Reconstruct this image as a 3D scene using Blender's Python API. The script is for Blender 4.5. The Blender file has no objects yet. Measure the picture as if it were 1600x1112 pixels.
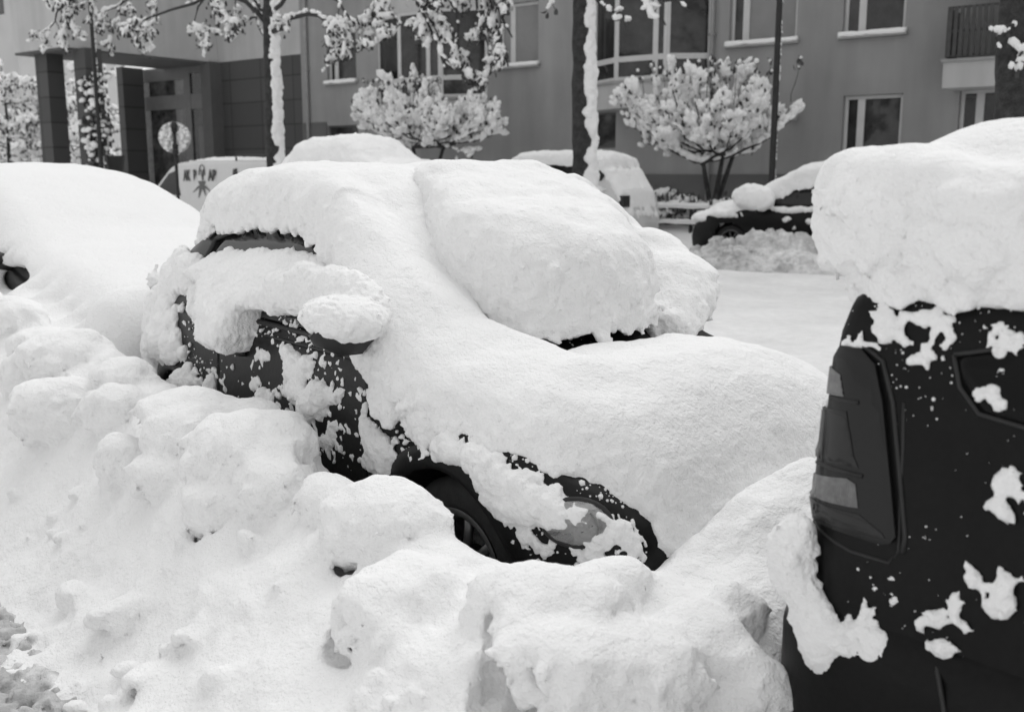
import bpy, bmesh, math, random
import numpy as np
import openvdb
from mathutils import Vector, Matrix, geometry
from mathutils.bvhtree import BVHTree

S = bpy.context.scene
COL = S.collection
R = math.radians

# ---------------------------------------------------------------- camera, sky, sun, exposure
FPX, HOR, CAMZ = 1600.0, 272.0, 1.57          # focal length and horizon in photo pixels, eye height
PITCH = math.atan((556 - HOR) / FPX)
cam_d = bpy.data.cameras.new('camera')
cam = bpy.data.objects.new('camera', cam_d)
COL.objects.link(cam)
cam.location = (0, 0, CAMZ)
cam.rotation_euler = (math.pi / 2 - PITCH, 0, 0)
cam_d.sensor_width = 36.0
cam_d.lens = 36.0 * FPX / 1600
cam_d.clip_start, cam_d.clip_end = 0.05, 600
cam_d.dof.use_dof = True
cam_d.dof.focus_distance = 3.7
cam_d.dof.aperture_fstop = 3.6
S.camera = cam

SUN_EL, SUN_AZ = 56.0, 28.0                  # azimuth from +Y, positive to the right
w = bpy.data.worlds.new('World')
S.world = w
w.use_nodes = True
nt = w.node_tree
bg = nt.nodes['Background']
sky = nt.nodes.new('ShaderNodeTexSky')
sky.sky_type = 'NISHITA'
sky.sun_disc = False
sky.sun_elevation = R(SUN_EL)
sky.sun_rotation = R(SUN_AZ)
sky.air_density, sky.dust_density = 1.0, 2.0
bw = nt.nodes.new('ShaderNodeRGBToBW')        # black-and-white photograph
nt.links.new(sky.outputs[0], bw.inputs[0])
cl = nt.nodes.new('ShaderNodeMath')           # an even lid of cloud: the clear sky's gradient much reduced
cl.operation = 'MULTIPLY_ADD'
cl.inputs[1].default_value, cl.inputs[2].default_value = 0.42, 2.7
nt.links.new(bw.outputs[0], cl.inputs[0])
nt.links.new(cl.outputs[0], bg.inputs[0])
bg.inputs[1].default_value = 0.15
sl = bpy.data.lights.new('sun', 'SUN')
sl.energy, sl.angle = 0.8, R(75)
sl.color = (1, 1, 1)
so = bpy.data.objects.new('sun', sl)
COL.objects.link(so)
_d = Vector((math.sin(R(SUN_AZ)) * math.cos(R(SUN_EL)), math.cos(R(SUN_AZ)) * math.cos(R(SUN_EL)), math.sin(R(SUN_EL))))
so.rotation_euler = _d.to_track_quat('Z', 'Y').to_euler()
so.location = (0, 0, 30)
S.view_settings.view_transform = 'Standard'
S.view_settings.look = 'None'
S.view_settings.exposure = 0.44
S.view_settings.gamma = 1
S.cycles.max_bounces = 8
S.cycles.diffuse_bounces = 5
S.cycles.use_denoising = True

# ---------------------------------------------------------------- small helpers
rng = np.random.default_rng(7)
random.seed(7)

def tag(o, label=None, cat=None, group=None, kind=None):
    if label: o['label'] = label
    if cat: o['category'] = cat
    if group: o['group'] = group
    if kind: o['kind'] = kind
    return o

class Frame:
    """A street-aligned frame: local x runs along the kerb to the right and nearer, local y away from the camera."""
    def __init__(s, O, theta):
        t = R(theta)
        s.H = np.array([math.sin(t), -math.cos(t), 0.0])
        s.L = np.array([math.cos(t), math.sin(t), 0.0])
        s.O = np.array([O[0], O[1], 0.0])
        s.rz = math.atan2(s.H[1], s.H[0])
    def loc(s, P):
        d = np.asarray(P, float) - s.O
        return np.stack([d @ s.H, d @ s.L, d[..., 2]], -1)
    def dirl(s, d):
        d = np.asarray(d, float)
        return np.stack([d @ s.H, d @ s.L, d[..., 2]], -1)
    def world(s, p):
        p = np.asarray(p, float)
        return s.O + p[..., 0:1] * s.H + p[..., 1:2] * s.L + p[..., 2:3] * np.array([0, 0, 1.0])
    def ray(s, px, py):
        u, v = (px - 800) / FPX, (556 - py) / FPX
        cp, sp = math.cos(PITCH), math.sin(PITCH)
        d = np.array([u, cp + v * sp, -sp + v * cp])
        return s.loc(np.array([0, 0, CAMZ])), s.dirl(d)
    def on_y(s, px, py, y):
        c, d = s.ray(px, py)
        return c + d * ((y - c[1]) / d[1])
    def on_z(s, px, py, z):
        c, d = s.ray(px, py)
        return c + d * ((z - c[2]) / d[2])
    def at_depth(s, px, py, t):
        c, d = s.ray(px, py)
        return c + d * t
    def place(s, o, p=(0, 0, 0), flip=False):
        o.location = s.world(np.array(p, float))
        o.rotation_euler = (0, 0, s.rz + (math.pi if flip else 0))
        return o

NEAR = Frame((0.406, 3.67), 40)               # the near kerb, origin at the hatchback's front axle
FAR = Frame((0, 0), 53)                       # the far side of the street and the facade
FOC = {}

def empty(name, fr, p, label, cat, group=None, flip=False):
    o = bpy.data.objects.new(name, None)
    o.empty_display_size = 0.2
    COL.objects.link(o)
    fr.place(o, p, flip)
    return tag(o, label, cat, group)

def npmesh(name, V, F, mat, parent=None, smooth=True, sub=None):
    V = np.asarray(V, np.float32).reshape(-1, 3)
    me = bpy.data.meshes.new(name)
    if isinstance(F, np.ndarray):
        k = F.shape[1]
        nf = len(F)
        me.vertices.add(len(V)); me.loops.add(nf * k); me.polygons.add(nf)
        me.vertices.foreach_set('co', V.ravel())
        me.loops.foreach_set('vertex_index', F.astype(np.int32).ravel())
        me.polygons.foreach_set('loop_start', np.arange(0, nf * k, k, dtype=np.int32))
        me.polygons.foreach_set('loop_total', np.full(nf, k, np.int32))
        me.update(calc_edges=True)
    else:
        me.from_pydata([tuple(map(float, v)) for v in V], [], F)
    me.validate()
    me.polygons.foreach_set('use_smooth', np.full(len(me.polygons), bool(smooth)))
    if mat: me.materials.append(mat)
    o = bpy.data.objects.new(name, me)
    COL.objects.link(o)
    if parent is not None: o.parent = parent
    return o

class MB:
    """Collects boxes, tubes and lathes into one mesh."""
    def __init__(s): s.V, s.F = [], []
    def add(s, V, F):
        n = len(s.V)
        s.V += [tuple(map(float, v)) for v in V]
        s.F += [tuple(int(i) + n for i in f) for f in F]
        return s
    def box(s, x0, x1, y0, y1, z0, z1):
        V = [(x, y, z) for x in (x0, x1) for y in (y0, y1) for z in (z0, z1)]
        return s.add(V, [(0, 1, 3, 2), (4, 6, 7, 5), (0, 4, 5, 1), (2, 3, 7, 6), (0, 2, 6, 4), (1, 5, 7, 3)])
    def tube(s, P, rad, n=8, cap=True):
        V, F = tube_vf(P, rad, n, cap)
        return s.add(V, F)
    def lathe(s, prof, c, axis='z', n=24):
        V, F = [], []
        for i in range(n):
            a = 2 * math.pi * i / n
            for r, h in prof:
                x, y = r * math.cos(a), r * math.sin(a)
                p = (x, y, h) if axis == 'z' else ((x, h, y) if axis == 'y' else (h, x, y))
                V.append((c[0] + p[0], c[1] + p[1], c[2] + p[2]))
        m = len(prof)
        for i in range(n):
            j = (i + 1) % n
            for k in range(m - 1):
                F.append((i * m + k, j * m + k, j * m + k + 1, i * m + k + 1))
        return s.add(V, F)
    def prism(s, poly, x0, x1, axis='y'):
        n = len(poly)
        def p(q, t): return (q[0], t, q[1]) if axis == 'y' else ((t, q[0], q[1]) if axis == 'x' else (q[0], q[1], t))
        V = [p(q, x0) for q in poly] + [p(q, x1) for q in poly]
        F = [tuple(range(n))[::-1], tuple(range(n, 2 * n))] + [(i, (i + 1) % n, n + (i + 1) % n, n + i) for i in range(n)]
        return s.add(V, F)
    def build(s, name, mat, parent=None, smooth=False, bevel=0.0):
        o = npmesh(name, s.V, s.F, mat, parent, smooth)
        if bevel:
            m = o.modifiers.new('bevel', 'BEVEL'); m.width = bevel; m.segments = 2; m.limit_method = 'ANGLE'
        return o

def tube_vf(P, rad, n=8, cap=True):
    P = np.asarray(P, float)
    m = len(P)
    rad = np.broadcast_to(np.asarray(rad, float), (m,))
    T = np.gradient(P, axis=0)
    T /= np.linalg.norm(T, axis=1, keepdims=True) + 1e-9
    ref = np.array([0.31, 0.2, 0.93]) if abs(T[0] @ np.array([0.31, 0.2, 0.93])) < 0.95 else np.array([1.0, 0, 0])
    A = np.cross(T, ref); A /= np.linalg.norm(A, axis=1, keepdims=True) + 1e-9
    B = np.cross(T, A)
    a = np.arange(n) * 2 * math.pi / n
    V = P[:, None] + rad[:, None, None] * (np.cos(a)[None, :, None] * A[:, None] + np.sin(a)[None, :, None] * B[:, None])
    V = V.reshape(-1, 3)
    i = np.arange(m - 1)[:, None] * n; j = np.arange(n)[None]; k = (j + 1) % n
    F = np.stack([i + j, i + k, i + n + k, i + n + j], -1).reshape(-1, 4).tolist()
    if cap: F += [list(range(n))[::-1], list(range((m - 1) * n, m * n))]
    return V, F

# ---------------------------------------------------------------- noise
_perm = rng.permutation(256).astype(np.int32)
_perm = np.concatenate([_perm, _perm])
_g = rng.normal(size=(256, 3)).astype(np.float32)
_g /= np.linalg.norm(_g, axis=1, keepdims=True)

def perlin(P):
    P = np.asarray(P, np.float32)
    out = np.empty(len(P), np.float32)
    for c0 in range(0, len(P), 400000):
        Q = P[c0:c0 + 400000]
        i = np.floor(Q).astype(np.int32); f = Q - i; i &= 255
        u = f * f * f * (f * (f * 6 - 15) + 10)
        acc = 0
        for dx in (0, 1):
            wx = u[:, 0] if dx else 1 - u[:, 0]
            hx = _perm[i[:, 0] + dx]
            for dy in (0, 1):
                wy = u[:, 1] if dy else 1 - u[:, 1]
                hy = _perm[(hx + i[:, 1] + dy) & 255]
                for dz in (0, 1):
                    wz = u[:, 2] if dz else 1 - u[:, 2]
                    g = _g[_perm[(hy + i[:, 2] + dz) & 255]]
                    d = g[:, 0] * (f[:, 0] - dx) + g[:, 1] * (f[:, 1] - dy) + g[:, 2] * (f[:, 2] - dz)
                    acc = acc + wx * wy * wz * d
        out[c0:c0 + 400000] = acc
    return out

def fbm(P, octs=3):
    a, s, t = 1.0, 1.0, 0
    for k in range(octs):
        t = t + a * perlin(P * s + 17.3 * k)
        a *= 0.5; s *= 2.07
    return t

def billow(P, octs=3):
    a, s, t = 1.0, 1.0, 0
    for k in range(octs):
        t = t + a * (np.abs(perlin(P * s + 9.1 * k)) * 2 - 0.45)
        a *= 0.55; s *= 2.1
    return t

def n2(X, Y, f, seed=0.0, octs=2):
    sh = np.broadcast(X, Y).shape
    P = np.stack([np.broadcast_to(X, sh).ravel() * f, np.broadcast_to(Y, sh).ravel() * f, np.full(int(np.prod(sh)), seed + 0.37)], -1)
    return fbm(P, octs).reshape(sh)

def interp(pts):
    xs = np.array([p[0] for p in pts], float); ys = np.array([p[1] for p in pts], float)
    # smooth monotone-ish interpolation: linear, then a light box filter on a fine table
    t = np.linspace(xs[0], xs[-1], 600)
    v = np.interp(t, xs, ys)
    k = np.ones(13) / 13
    v = np.convolve(np.pad(v, 6, mode='edge'), k, 'valid')
    return lambda s: np.interp(s, t, v)

def poly_sd(poly, X, Y):
    """Signed distance to a polygon, positive inside."""
    poly = np.asarray(poly, float)
    d2 = np.full(X.shape, 1e9); ins = np.zeros(X.shape, bool)
    n = len(poly)
    for i in range(n):
        a, b = poly[i], poly[(i + 1) % n]
        e = b - a
        wx, wy = X - a[0], Y - a[1]
        t = np.clip((wx * e[0] + wy * e[1]) / (e @ e + 1e-12), 0, 1)
        d2 = np.minimum(d2, (wx - t * e[0]) ** 2 + (wy - t * e[1]) ** 2)
        c = ((a[1] > Y) != (b[1] > Y)) & (X < (b[0] - a[0]) * (Y - a[1]) / (b[1] - a[1] + 1e-12) + a[0])
        ins ^= c
    d = np.sqrt(d2)
    return np.where(ins, d, -d)

# ---------------------------------------------------------------- snow as a volume
class Vol:
    def __init__(s, lo, hi, vox):
        s.lo = np.array(lo, float); s.vox = vox
        s.n = np.ceil((np.array(hi, float) - s.lo) / vox).astype(int) + 1
        s.a = np.full(s.n, 0.15, np.float32)
        s.ax = [(s.lo[k] + np.arange(s.n[k]) * vox).astype(np.float32) for k in range(3)]
    def sl(s, lo, hi):
        i0 = np.clip(np.floor((np.array(lo) - s.lo) / s.vox).astype(int), 0, s.n)
        i1 = np.clip(np.ceil((np.array(hi) - s.lo) / s.vox).astype(int) + 1, 0, s.n)
        return tuple(slice(a, b) for a, b in zip(i0, i1))
    def xyz(s, sl):
        return s.ax[0][sl[0]][:, None, None], s.ax[1][sl[1]][None, :, None], s.ax[2][sl[2]][None, None, :]
    def union(s, sl, d, k=0.0):
        b = s.a[sl]
        if b.size == 0: return
        if k > 0:
            h = np.clip(0.5 + 0.5 * (b - d) / k, 0, 1)
            s.a[sl] = b * (1 - h) + d * h - k * h * (1 - h)
        else:
            s.a[sl] = np.minimum(b, d)
    def ell(s, c, r, rot=None, k=0.02):
        c = np.asarray(c, float); r = np.broadcast_to(np.asarray(r, float), (3,))
        m = r.max() + 0.06 + k
        sl = s.sl(c - m, c + m)
        X, Y, Z = s.xyz(sl)
        X, Y, Z = X - c[0], Y - c[1], Z - c[2]
        if rot is not None:
            M = np.asarray(rot)
            X, Y, Z = (M[0, 0] * X + M[0, 1] * Y + M[0, 2] * Z, M[1, 0] * X + M[1, 1] * Y + M[1, 2] * Z, M[2, 0] * X + M[2, 1] * Y + M[2, 2] * Z)
        q = np.sqrt((X / r[0]) ** 2 + (Y / r[1]) ** 2 + (Z / r[2]) ** 2)
        s.union(sl, ((q - 1) * r.min()).astype(np.float32), k)
    def slab(s, poly, base, T, r=0.12, drop=0.05, edge=0.02, ef=6.0, lump=0.02, lf=3.0, k=0.0, seed=0.0, zr=(None, None)):
        """Snow lying on a height field: poly in plan, base(x, y) the surface below."""
        poly = np.asarray(poly, float)
        lo = np.append(poly.min(0) - 0.1, s.lo[2] if zr[0] is None else zr[0]); hi = np.append(poly.max(0) + 0.1, s.ax[2][-1] if zr[1] is None else zr[1])
        sl = s.sl(lo, hi)
        X, Y = np.meshgrid(s.ax[0][sl[0]], s.ax[1][sl[1]], indexing='ij')
        e = poly_sd(poly, X, Y) + edge * n2(X, Y, ef, seed, 3) * 1.6
        t = T(X, Y) if callable(T) else T
        t = t + lump * n2(X, Y, lf, seed + 5, 2)
        B = base(X, Y)
        Z = s.ax[2][sl[2]][None, None, :]
        h = Z - B[:, :, None]
        rz = np.minimum(np.asarray(t) * 0.85 + 0 * X, r)[:, :, None]
        qx = np.maximum(r - e, 0)[:, :, None] / r
        qz = np.maximum(h - (t[:, :, None] - rz), 0) / rz
        d = (np.sqrt(qx ** 2 + qz ** 2) - 1) * np.minimum(r, rz)
        d = np.maximum(d, -(h + drop))
        s.union(sl, d.astype(np.float32), k)
    def side(s, poly, ymap, T, r=0.05, edge=0.02, ef=14.0, lump=0.02, lf=9.0, k=0.0, seed=0.0, sink=0.03):
        """Snow stuck to the near flank: poly in (x, z), ymap(x, z) the flank's y (negative side)."""
        poly = np.asarray(poly, float)
        lo = (poly[:, 0].min() - 0.06, s.lo[1], poly[:, 1].min() - 0.06)
        hi = (poly[:, 0].max() + 0.06, s.ax[1][-1], poly[:, 1].max() + 0.06)
        sl = s.sl(lo, hi)
        X, Z = np.meshgrid(s.ax[0][sl[0]], s.ax[2][sl[2]], indexing='ij')
        e = poly_sd(poly, X, Z) + edge * n2(X, Z, ef, seed, 3) * 1.8
        t = (T(X, Z) if callable(T) else T) + lump * n2(X, Z, lf, seed + 3, 2)
        t = np.maximum(t, 0.012)
        yb = ymap(X, Z)
        h = yb[:, None, :] - s.ax[1][sl[1]][None, :, None]
        rz = np.minimum(t * 0.9, r)[:, None, :]
        qx = np.maximum(r - e, 0)[:, None, :] / r
        qz = np.maximum(h - (t[:, None, :] - rz), 0) / rz
        d = (np.sqrt(qx ** 2 + qz ** 2) - 1) * np.minimum(r, rz)
        d = np.maximum(d, -(h + sink))
        s.union(sl, d.astype(np.float32), k)
    def rough(s, amp, freq, kind='billow', octs=2, band=None, wt=None, steep=None):
        band = band or (amp * 2.2 + s.vox)
        idx = np.where(np.abs(s.a) < band)
        P = np.stack([s.ax[k][idx[k]] for k in range(3)], -1)
        if steep is not None:                            # only where the surface is steeper than this normal z
            i = [np.clip(idx[k], 2, s.n[k] - 3) for k in range(3)]
            g = [s.a[tuple(i[j] + (2 if j == k else 0) for j in range(3))] - s.a[tuple(i[j] - (2 if j == k else 0) for j in range(3))] for k in range(3)]
            nz = g[2] / (np.sqrt(g[0] ** 2 + g[1] ** 2 + g[2] ** 2) + 1e-6)
            sw = np.clip((steep - nz) / .45, 0, 1)
        n = (billow if kind == 'billow' else fbm)(P * freq, octs)
        if wt is not None: n = n * wt(P)
        if steep is not None: n = n * sw
        s.a[idx] -= amp * n
    def mesh(s, name, mat, parent=None, steep=0.010, flat=0.003, freq=24.0, split=0):
        a = s.a
        a[0], a[-1], a[:, 0], a[:, -1], a[:, :, 0], a[:, :, -1] = (0.1,) * 6
        g = openvdb.FloatGrid(0.15)
        g.copyFromArray(a)
        V, F = g.convertToQuads(0.0)
        V = V * s.vox + s.lo
        F = F.astype(np.int64)[:, ::-1]
        N = vnormals(V, F)
        i = np.clip(((V - s.lo) / s.vox).round().astype(int), 1, s.n - 2)
        G = np.stack([a[i[:, 0] + 1, i[:, 1], i[:, 2]] - a[i[:, 0] - 1, i[:, 1], i[:, 2]],
                      a[i[:, 0], i[:, 1] + 1, i[:, 2]] - a[i[:, 0], i[:, 1] - 1, i[:, 2]],
                      a[i[:, 0], i[:, 1], i[:, 2] + 1] - a[i[:, 0], i[:, 1], i[:, 2] - 1]], -1)
        if np.sum(G * N) < 0:
            F = F[:, ::-1]; N = -N
        if steep or flat:
            wgt = np.clip((0.92 - N[:, 2]) / 0.7, 0, 1)
            b = billow(V * freq, 2)
            q = fbm(V * freq * 1.7, 2)
            V = V + N * ((steep * wgt) * b + flat * q)[:, None]
        s.a = None
        if split: return split_mesh(name, V, F, mat, parent, split)
        return npmesh(name, V, np.ascontiguousarray(F), mat, parent, True)

def split_mesh(name, V, F, mat, parent, most):
    """the larger separate clumps become parts of their own, the crumbs one more"""
    lab = np.arange(len(V))
    for _ in range(400):
        m = lab[F].min(1)
        new = lab.copy()
        for k in range(4): np.minimum.at(new, F[:, k], m)
        new = new[new]
        if np.array_equal(new, lab): break
        lab = new
    fl = lab[F[:, 0]]
    ids, cnt = np.unique(fl, return_counts=True)
    big = ids[np.argsort(-cnt)][:most]
    big = [i for i in big if cnt[ids == i][0] > 150]
    first = None
    for i in big + [None]:
        sel = F[fl == i] if i is not None else F[~np.isin(fl, big)]
        if not len(sel): continue
        u, inv = np.unique(sel, return_inverse=True)
        o = npmesh(name if i is not None else 'snow_crumbs', V[u], inv.reshape(-1, 4), mat, parent, True)
        if i is None: o['kind'] = 'stuff'
        first = first or o
    return first

def vnormals(V, F):
    a, b, c, d = (V[F[:, k]] for k in range(4))
    fn = np.cross(c - a, d - b)
    N = np.zeros_like(V)
    for k in range(3):
        for j in range(4):
            N[:, k] += np.bincount(F[:, j], fn[:, k], len(V))
    N /= np.linalg.norm(N, axis=1, keepdims=True) + 1e-12
    return N

# ---------------------------------------------------------------- lumps of snow, leaves: many small shapes in one mesh
def _ico(sub, amp, seed):
    bm = bmesh.new()
    bmesh.ops.create_icosphere(bm, subdivisions=sub, radius=1.0)
    V = np.array([v.co[:] for v in bm.verts]); F = np.array([[v.index for v in f.verts] for f in bm.faces])
    bm.free()
    V = V * (1 + amp * fbm(V * 1.6 + seed, 3))[:, None]
    return V, F
ICO2 = [_ico(2, 0.55, 3.1 * k) for k in range(5)]
ICO1 = [_ico(1, 0.5, 5.3 * k) for k in range(5)]

def rotmats(n, rg, upright=False):
    a = rg.uniform(0, 2 * math.pi, n)
    Rz = np.zeros((n, 3, 3)); c, s_ = np.cos(a), np.sin(a)
    Rz[:, 0, 0] = c; Rz[:, 0, 1] = -s_; Rz[:, 1, 0] = s_; Rz[:, 1, 1] = c; Rz[:, 2, 2] = 1
    if upright: return Rz
    b = rg.normal(0, 0.5, n); c, s_ = np.cos(b), np.sin(b)
    Rx = np.zeros((n, 3, 3)); Rx[:, 0, 0] = 1; Rx[:, 1, 1] = c; Rx[:, 1, 2] = -s_; Rx[:, 2, 1] = s_; Rx[:, 2, 2] = c
    return Rz @ Rx

def align_z(D):
    """rotation matrices taking +z onto each direction"""
    D = D / (np.linalg.norm(D, axis=1, keepdims=True) + 1e-9)
    ref = np.where(np.abs(D[:, 2:3]) < 0.9, np.array([[0, 0, 1.0]]), np.array([[1.0, 0, 0]]))
    X = np.cross(ref, D); X /= np.linalg.norm(X, axis=1, keepdims=True) + 1e-9
    Y = np.cross(D, X)
    return np.stack([X, Y, D], -1)

def blobs(name, C, Rd, mat, parent=None, rot=None, seed=1, sub=2, smooth=True):
    rg = np.random.default_rng(seed)
    C = np.asarray(C, float).reshape(-1, 3); n = len(C)
    Rd = np.asarray(Rd, float)
    if Rd.ndim == 1: Rd = np.stack([Rd] * 3, -1)
    if rot is None: rot = rotmats(n, rg)
    tm = ICO2 if sub == 2 else ICO1
    Vs, Fs, off = [], [], 0
    pick = rg.integers(0, len(tm), n)
    for k in range(len(tm)):
        m = np.where(pick == k)[0]
        if not len(m): continue
        T, F = tm[k]
        V = np.einsum('nij,nvj->nvi', rot[m], T[None] * Rd[m][:, None]) + C[m][:, None]
        Fn = (F[None] + (np.arange(len(m)) * len(T))[:, None, None] + off).reshape(-1, 3)
        Vs.append(V.reshape(-1, 3)); Fs.append(Fn); off += len(m) * len(T)
    o = npmesh(name, np.concatenate(Vs), np.concatenate(Fs), mat, parent, smooth)
    if n > 20: o['kind'] = 'stuff'
    return o

def leaves(name, C, size, mat, parent=None, seed=1):
    """small bent leaf blades, two quads each"""
    rg = np.random.default_rng(seed)
    n = len(C); size = np.broadcast_to(size, (n,))
    T = np.array([[-.28, -.5, 0], [.28, -.5, 0], [.34, 0, .12], [-.34, 0, .12], [.05, .6, -.05], [-.05, .6, -.05]])
    F = np.array([[0, 1, 2, 3], [3, 2, 4, 5]])
    q = rg.normal(size=(n, 3)); rot = align_z(q)
    V = np.einsum('nij,nvj->nvi', rot, T[None] * size[:, None, None]) + np.asarray(C)[:, None]
    Fn = (F[None] + (np.arange(n) * 6)[:, None, None]).reshape(-1, 4)
    o = npmesh(name, V.reshape(-1, 3), Fn, mat, parent, True)
    o['kind'] = 'stuff'
    return o

# ---------------------------------------------------------------- materials
def mat(name, col, rough=0.6, metal=0.0, spec=0.5, coat=0.0, var=None, bump=None, emit=None, sss=0.0, trans=0.0):
    m = bpy.data.materials.new(name)
    m.use_nodes = True
    t = m.node_tree; b = t.nodes['Principled BSDF']
    c = (col, col, col, 1) if isinstance(col, (int, float)) else (*col, 1)
    b.inputs['Base Color'].default_value = c
    b.inputs['Roughness'].default_value = rough
    b.inputs['Metallic'].default_value = metal
    b.inputs['Specular IOR Level'].default_value = spec
    b.inputs['Coat Weight'].default_value = coat
    b.inputs['Coat Roughness'].default_value = 0.06
    if trans: b.inputs['Transmission Weight'].default_value = trans
    if sss:
        b.inputs['Subsurface Weight'].default_value = sss
        b.inputs['Subsurface Radius'].default_value = (0.02, 0.02, 0.02)
        b.inputs['Subsurface Scale'].default_value = 1.0
    tc = t.nodes.new('ShaderNodeTexCoord')
    def noise(scale, det=4, rgh=0.6, dist=0.0):
        n = t.nodes.new('ShaderNodeTexNoise')
        n.inputs['Scale'].default_value = scale; n.inputs['Detail'].default_value = det
        n.inputs['Roughness'].default_value = rgh; n.inputs['Distortion'].default_value = dist
        t.links.new(tc.outputs['Object'], n.inputs['Vector'])
        return n
    if var:                       # list of (scale, low multiplier, high multiplier)
        prev = None
        for sc, lo, hi, *streak in var:
            n = noise(sc)
            if streak:                                 # drawn out downwards, like rain streaks
                mpn = t.nodes.new('ShaderNodeMapping'); mpn.inputs['Scale'].default_value = (1, 1, .12)
                t.links.new(tc.outputs['Object'], mpn.inputs['Vector']); t.links.new(mpn.outputs[0], n.inputs['Vector'])
            r = t.nodes.new('ShaderNodeMapRange')
            r.inputs[1].default_value = 0.3; r.inputs[2].default_value = 0.7
            r.inputs[3].default_value = lo; r.inputs[4].default_value = hi
            t.links.new(n.outputs[0], r.inputs[0])
            if prev is None: prev = r.outputs[0]
            else:
                mm = t.nodes.new('ShaderNodeMath'); mm.operation = 'MULTIPLY'
                t.links.new(prev, mm.inputs[0]); t.links.new(r.outputs[0], mm.inputs[1]); prev = mm.outputs[0]
        mm = t.nodes.new('ShaderNodeMath'); mm.operation = 'MULTIPLY'; mm.inputs[1].default_value = c[0]
        t.links.new(prev, mm.inputs[0])
        t.links.new(mm.outputs[0], b.inputs['Base Color'])
    if bump:                      # list of (scale, distance)
        last = None
        for sc, dist in bump:
            n = noise(sc, 3, 0.55)
            bp = t.nodes.new('ShaderNodeBump')
            bp.inputs['Strength'].default_value = 1.0; bp.inputs['Distance'].default_value = dist
            t.links.new(n.outputs[0], bp.inputs['Height'])
            if last: t.links.new(last.outputs[0], bp.inputs['Normal'])
            last = bp
        t.links.new(last.outputs[0], b.inputs['Normal'])
    return m

def snow_mat(name, col, layers, soft=0.0):
    """white snow whose surface is packed from small rounded grains and clots"""
    m = mat(name, col, 0.92, spec=0.12)
    t = m.node_tree; b = t.nodes['Principled BSDF']
    tc = next(n for n in t.nodes if n.type == 'TEX_COORD')
    last = None
    for kind, sc, dist in layers:
        if kind == 'v':
            n = t.nodes.new('ShaderNodeTexVoronoi'); n.feature = 'SMOOTH_F1'; n.inputs['Smoothness'].default_value = 0.6
            n.inputs['Scale'].default_value = sc; n.inputs['Detail'].default_value = 1.0; n.inputs['Roughness'].default_value = 0.5
            w_ = t.nodes.new('ShaderNodeTexNoise'); w_.inputs['Scale'].default_value = sc * .6; w_.inputs['Detail'].default_value = 1
            mx = t.nodes.new('ShaderNodeVectorMath'); mx.operation = 'SCALE'; mx.inputs['Scale'].default_value = .9 / sc
            ad = t.nodes.new('ShaderNodeVectorMath'); ad.operation = 'ADD'
            t.links.new(tc.outputs['Object'], w_.inputs['Vector']); t.links.new(w_.outputs['Color'], mx.inputs[0])
            t.links.new(mx.outputs[0], ad.inputs[0]); t.links.new(tc.outputs['Object'], ad.inputs[1]); t.links.new(ad.outputs[0], n.inputs['Vector'])
            out = n.outputs['Distance']; dist = -dist
        else:
            n = t.nodes.new('ShaderNodeTexNoise'); n.inputs['Scale'].default_value = sc; n.inputs['Detail'].default_value = 2; n.inputs['Roughness'].default_value = .5
            t.links.new(tc.outputs['Object'], n.inputs['Vector']); out = n.outputs[0]
        bp = t.nodes.new('ShaderNodeBump'); bp.inputs['Strength'].default_value = 1.0; bp.inputs['Distance'].default_value = abs(dist); bp.invert = dist < 0
        t.links.new(out, bp.inputs['Height'])
        if last: t.links.new(last.outputs[0], bp.inputs['Normal'])
        last = bp
    t.links.new(last.outputs[0], b.inputs['Normal'])
    return m
SNOW = snow_mat('fresh_snow', 0.88, [('n', 30, .006), ('n', 80, .0052), ('n', 200, .0026)])
SNOWF = snow_mat('far_snow', 0.87, [('n', 14, .015), ('n', 40, .006)])
SLUSH = mat('trodden_slush', 0.66, 0.85, spec=0.2, var=[(3.5, 0.5, 1.25), (22, 0.75, 1.15)], bump=[(70, 0.008), (200, .003)])
DIRTY = mat('dirty_snow', 0.78, 0.85, spec=0.2, var=[(1.7, 0.5, 1.1), (14, 0.82, 1.08)], bump=[(9, 0.05), (40, 0.012)])
PAINT = mat('dark_paint', 0.009, 0.34, spec=0.16, coat=0.06, var=[(3, 0.8, 1.25), (40, 0.85, 1.15)], bump=[(60, 0.0006)])
PAINT2 = mat('dark_paint_matt', 0.005, 0.40, spec=0.14, coat=0.04, var=[(4, 0.75, 1.3), (60, 0.8, 1.2)], bump=[(80, 0.0006)])
TRIM = mat('black_plastic', 0.012, 0.55, var=[(30, 0.7, 1.3)])
RUBBER = mat('tyre_rubber', 0.014, 0.75, var=[(25, 0.6, 1.5)], bump=[(90, 0.002)])
GLASS = mat('dark_glass', 0.01, 0.06, spec=0.5)
ALLOY = mat('wheel_alloy', 0.14, 0.35, metal=0.8, var=[(20, 0.7, 1.1)])
LENS = mat('lamp_glass', 0.16, 0.12, spec=0.6, coat=0.8, var=[(30, 0.5, 1.6)])
CHROME = mat('lamp_reflector', 0.28, 0.25, metal=1.0)
BARK = mat('bark', 0.035, 0.9, var=[(9, 0.5, 1.6), (50, 0.6, 1.4)], bump=[(22, 0.03)])
TWIG = mat('twig', 0.035, 0.85, var=[(15, 0.6, 1.5)])
LEAF = mat('withered_leaf', 0.05, 0.8, var=[(8, 0.5, 1.7)])

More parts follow.
